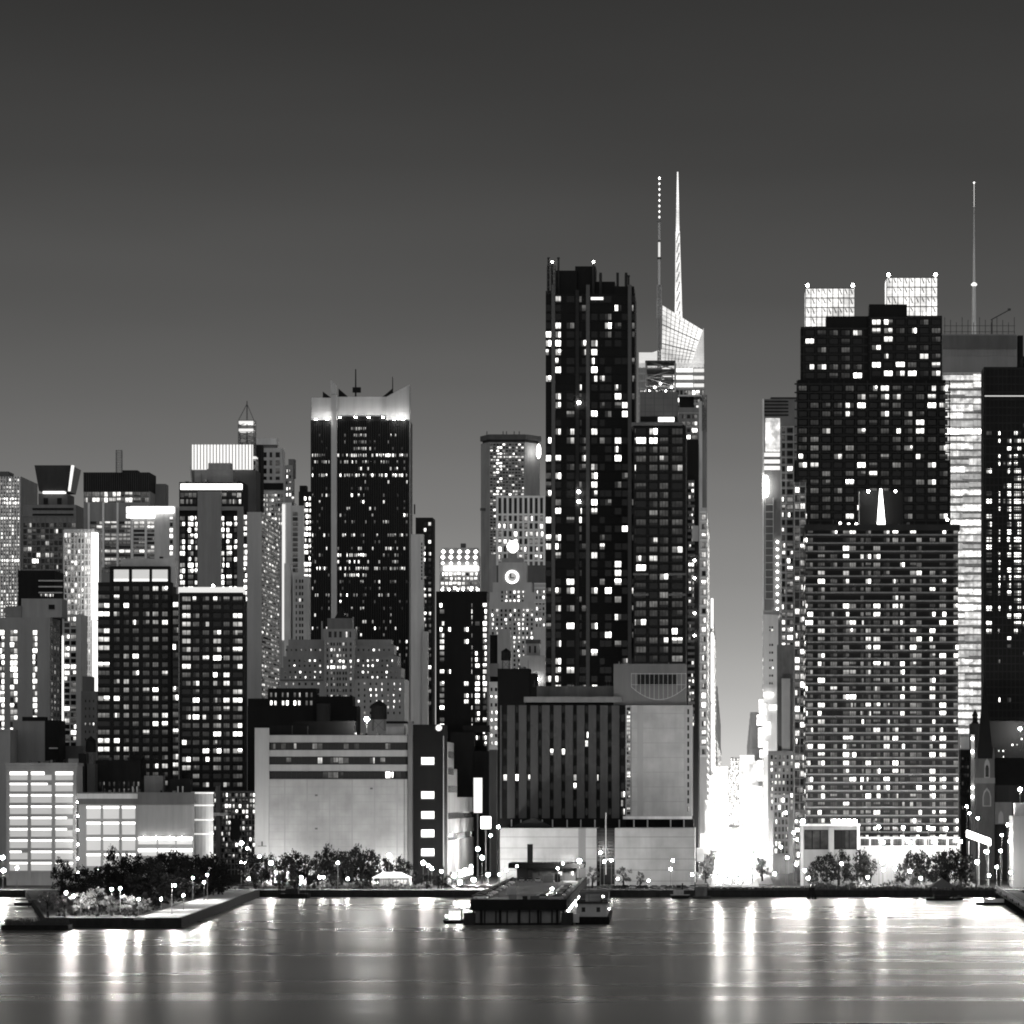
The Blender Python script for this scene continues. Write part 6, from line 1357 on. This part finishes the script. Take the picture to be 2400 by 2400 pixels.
for k in range(2600):
    x, y = R.uniform(X(1640, 1376), X(2330, 1376)), R.uniform(SHORE + 1, SHORE + 5); h = R.uniform(.3, 1.1); a = R.uniform(0, 3.14)
    m.quad((x - .3*math.cos(a), y - .3*math.sin(a), G + .1), (x + .3*math.cos(a), y + .3*math.sin(a), G + .1), (x + .3*math.cos(a), y + .3*math.sin(a) + .2, G + h), (x - .3*math.cos(a), y - .3*math.sin(a) - .2, G + h))
for (pa, pb, dd, nn) in ((560, 1010, 1394, 1500), (1900, 2290, 1396, 1300)):
    for k in range(nn):
        x, y = R.uniform(X(pa, dd), X(pb, dd)), dd + R.uniform(0, 6); h = R.uniform(.6, 2.4) * (.4 + abs(math.sin(x*.23))); a = R.uniform(0, 3.14); z = G + R.uniform(.2, max(.3, h))
        m.quad((x - .45*math.cos(a), y - .45*math.sin(a), z - .4), (x + .45*math.cos(a), y + .45*math.sin(a), z - .3), (x + .4*math.cos(a), y + .4*math.sin(a) + .2, z + .5), (x - .4*math.cos(a), y - .4*math.sin(a) - .2, z + .4))
tag(m.obj('shrubbery', leaf_b), kind='stuff')
m = MB()
for k in range(1300):
    x, y = R.uniform(X(150, 1080), X(430, 1080)), R.uniform(1062, 1250); h = R.uniform(.4, 1.8); a = R.uniform(0, 3.14); z = G + R.uniform(.1, h)
    if x > X(420, 1042) - (y - 1042)*.075 - 14: continue
    m.quad((x - .4*math.cos(a), y - .4*math.sin(a), z - .3), (x + .4*math.cos(a), y + .4*math.sin(a), z - .3), (x + .35*math.cos(a), y + .35*math.sin(a) + .2, z + .4), (x - .35*math.cos(a), y - .35*math.sin(a) - .2, z + .4))
tag(m.obj('undergrowth', leaf_a), kind='stuff')
f = empty('railing', (X(1400, SHORE), SHORE + .4, G + .12), 'thin dark railing along the top of the river wall', 'railing')
m = MB()
for k in range(240):
    x = X(610, SHORE) + k*1.22
    m.tube((x, SHORE + .3, G + .1), (x, SHORE + .3, G + 1.2), .035, n=3)
m.obj('baluster', wall(.06), f); m = MB(); m.box(X(610, SHORE), X(2340, SHORE), SHORE + .25, SHORE + .35, G + 1.2, G + 1.3); m.obj('rail', wall(.06), f)
# ------------------------------------------------------------------ lamps
for i, (px, py, d, s) in enumerate([(155, 2092, 1072, 420), (172, 2100, 1066, 420), (262, 2084, 1076, 520), (282, 2082, 1080, 520), (325, 2107, 1072, 240), (378, 2107, 1120, 90), (452, 2057, 1220, 480), (486, 2050, 1240, 420), (478, 2068, 1210, 380), (228, 2040, 1330, 260), (430, 2098, 1130, 200)]):
    lamp('park_lamp', px, py, d, G, 'globe lamp glowing among the park trees, %s from the left' % ordn(sorted([155, 172, 262, 282, 325, 378, 452, 486, 478, 228, 430]).index(px)), s, .3, 'lamps in the park')
lamp('park_lamp', 410, 2075, 1085, G, 'tall pole with a side lamp on the park quay corner', 300, .3, 'lamps in the park', .9)
for i, (px, py, d, s) in enumerate([(8, 2040, 1380, 900), (40, 2034, 1395, 300), (6, 2010, 1400, 900)]):
    lamp('street_lamp', px, py, d, G, 'glaring lamp by the inlet at the left edge below the garage, %s from the left' % ordn([6, 8, 40].index(px)), s, .5)
L1 = [(566, 1976, 1430, 700), (580, 1988, 1428, 320), (608, 2008, 1415, 160), (635, 2022, 1385, 520), (565, 2022, 1420, 180), (576, 2022, 1420, 180), (584, 2060, 1400, 420), (706, 2056, 1392, 200), (749, 2056, 1392, 160), (758, 2056, 1392, 160), (792, 2022, 1385, 360), (815, 2060, 1383, 260), (912, 2005, 1384, 620), (992, 2022, 1388, 620), (1004, 2028, 1390, 260), (1012, 2036, 1392, 260), (1034, 2042, 1400, 360)]
for i, q in enumerate(sorted(L1)): lamp('street_lamp', q[0], q[1], q[2], G, 'street lamp between the trees below the blank warehouse, %s from the left' % ordn(i), q[3])
L2 = [(1064, 2052, 1420, 420), (1090, 2040, 1450, 420), (1104, 2030, 1470, 300), (1120, 1990, 1520, 420), (1130, 2010, 1480, 420), (1078, 2068, 1405, 520), (1150, 1958, 1560, 300), (1144, 2050, 1410, 420), (1168, 1938, 1500, 260), (1110, 2062, 1402, 500)]
for i, q in enumerate(sorted(L2)): lamp('street_lamp', q[0], q[1], q[2], G, 'lamp in the blazing side street left of the podium, %s from the left' % ordn(i), q[3])
L3 = [(1407, 1998, 1428, 160), (1416, 2019, 1424, 260), (1433, 2016, 1424, 160), (1577, 2017, 1412, 360), (1572, 2037, 1412, 140), (1622, 2050, 1412, 160), (1448, 2060, 1390, 60), (1520, 2064, 1388, 60)]
for i, q in enumerate(sorted(L3)): lamp('street_lamp', q[0], q[1], q[2], G, 'lamp standing before the pale podium wall, %s from the left' % ordn(i), q[3])
L4 = [(1841, 1905, 1470, 260), (1860, 1952, 1450, 200), (1868, 1968, 1450, 160), (1866, 2026, 1420, 200), (1845, 2010, 1430, 160), (1886, 2040, 1410, 220), (1894, 2058, 1400, 260), (1972, 2024, 1400, 90), (2068, 2020, 1395, 420), (2070, 2038, 1400, 160), (2098, 2036, 1405, 200), (2095, 2010, 1420, 200), (2034, 2056, 1395, 300), (2132, 2042, 1400, 200), (2158, 2058, 1392, 260), (1816, 2048, 1420, 300), (1830, 1985, 1450, 260)]
for i, q in enumerate(sorted(L4)): lamp('street_lamp', q[0], q[1], q[2], G, 'lamp on the river road before the banded slab, %s from the left' % ordn(i), q[3])
for i, (px, py, d) in enumerate([(2060, 1938, 1440), (2117, 1939, 1440), (2176, 1940, 1440), (2218, 1942, 1440), (2070, 1974, 1438), (2133, 1974, 1438), (2193, 1974, 1438)]):
    lamp('terrace_lamp', px, py, d, G, ('upper' if py < 1960 else 'lower') + ' star bright lamp before the long podium, %s of its row from the left' % ordn(i if i < 4 else i - 4), 300, .6, 'lamps before the long podium')
L5 = [(2252, 1972, 1430, 300), (2266, 1890, 1520, 200), (2272, 1906, 1500, 260), (2292, 1918, 1480, 300), (2362, 1933, 1470, 200), (2348, 1957, 1440, 260), (2366, 1972, 1430, 260), (2345, 1994, 1420, 300), (2312, 1996, 1420, 420), (2336, 2032, 1400, 360), (2290, 2020, 1405, 420), (2318, 2052, 1395, 300), (2368, 2045, 1395, 260)]
for i, q in enumerate(sorted(L5)): lamp('street_lamp', q[0], q[1], q[2], G, 'lamp in the dazzling junction below the church, %s from the left' % ordn(i), q[3])
lamp('street_lamp', 2391, 1850, 1425, Z(1882, 1425), 'star bright lamp on a pole above the pale shed at right', 520, .5)
lamp('roof_floodlight', 2391, 1708, 1630, Z(1760, 1630), 'star bright floodlight high on the dark hall at right edge', 900, .6, None, 0, 'floodlight')
b = B('lit_canopy', 'long blazing white canopy sloping beside the church junction', 2296, 1450, 'canopy')
d = 1450; m = MB(); m.hexa([(X(2268, d), d, Z(1962, d)), (X(2322, d), d, Z(1982, d)), (X(2322, d), d + 8, Z(1982, d)), (X(2268, d), d + 8, Z(1962, d)), (X(2268, d), d, Z(1946, d)), (X(2322, d), d, Z(1966, d)), (X(2322, d), d + 8, Z(1966, d)), (X(2268, d), d + 8, Z(1946, d))]); m.obj('roof', glow(9, 'canopy_light', True), b.e)
m = MB()
for px in (2272, 2296, 2318): m.tube((X(px, d), d + 4, G), (X(px, d), d + 4, Z(1972, d)), .2, n=6)
m.obj('post', PM, b.e); b.finish()
# the glowing canyon: lamps on both kerbs, cars coming down with their headlights on
n = 0
for i in range(22):
    for sx in (-7.2, 7.8):
        d = 1474 + i*i*5 + i*34; x = sx + R.uniform(-.3, .3); z = G + 8
        side = 'left' if sx < 0 else 'right'
        lamp('street_lamp', CX + x*F/d, HY + (H - z)*F/d, d, G, 'lamp on the %s kerb of the glowing canyon, %s from the river' % (side, ordn(i)), 130 if i < 3 else 1900, .6, 'lamps of the glowing canyon')
cc = car_proto(); cc['group'] = 'cars in the glowing canyon'
for ch in list(cc.children):
    if ch.name.split('.')[0] == 'headlight':
        q = MB(); q.box(-.22, .22, -2.36, -2.2, .55, .85); ch.data = MB.mesh(q, 'headlight', [glow(400, 'headlight_on', True)]); ch.location = (.62 if ch.data.vertices[0].co.x > 0 else -.62, 0, 0)
hl = [c for c in cc.children if c.name.split('.')[0] == 'headlight']
hl[0].location = (-.62, 0, 0); hl[1].location = (.62, 0, 0)
for i in range(24):
    o = cc if i == 0 else copy_tree(cc); lane = (-6, -2.4, 2.0, 5.6)[i % 4]
    o.location = (lane + R.uniform(-.3, .3), 1462 + i*i*.9 + i*9, G); o.rotation_euler = (0, 0, 0)
    o['label'] = 'car with headlights on in the glowing canyon, %s from the river' % ordn(i)
for i, (xa, za, zb, d, s, sx) in enumerate([(0, 7, 13, 1600, 1.2, -1), (0, 8, 18, 1760, 1.4, -1), (0, 6, 34, 2050, 1.9, -1), (0, 5, 50, 2400, 2, -1), (0, 5, 60, 2800, 2.1, -1), (0, 8, 15, 1640, 1.2, 1), (0, 6, 24, 1800, 1.5, 1), (0, 5, 42, 2080, 1.9, 1), (0, 5, 60, 2400, 2, 1), (0, 5, 70, 2900, 2.1, 1)]):  # signs enlarged and added to fill the street gap with white glow
    e = empty('glow_sign', (sx*15.2, d, G + za), 'glowing sign added to whiten the %s side of the glowing canyon, %s from the river' % ('left' if sx < 0 else 'right', ordn(i % 5)), 'sign', 'signs added to whiten the canyon')
    m = MB(); wd_ = 1.0 + (d - 1600)*.0034 + (i*7 % 3)*.4; m.box(min(sx*15.4 - sx*wd_*2, sx*15.4 + sx*1.0), max(sx*15.4 - sx*wd_*2, sx*15.4 + sx*1.0), d, d + .6, G + za, G + zb); m.obj('board', crown_mat(s*(.4 + .12*(i % 4)), 'canyon_glow_sign', .16, .05, 2.3), e)
    m = MB(); m.box(sx*15.4 + (1.0 if sx > 0 else -2.4), sx*15.4 + (2.4 if sx > 0 else -1.0), d + .1, d + .5, G + za + 1, G + za + 1.4); m.obj('bracket', STEEL, e)
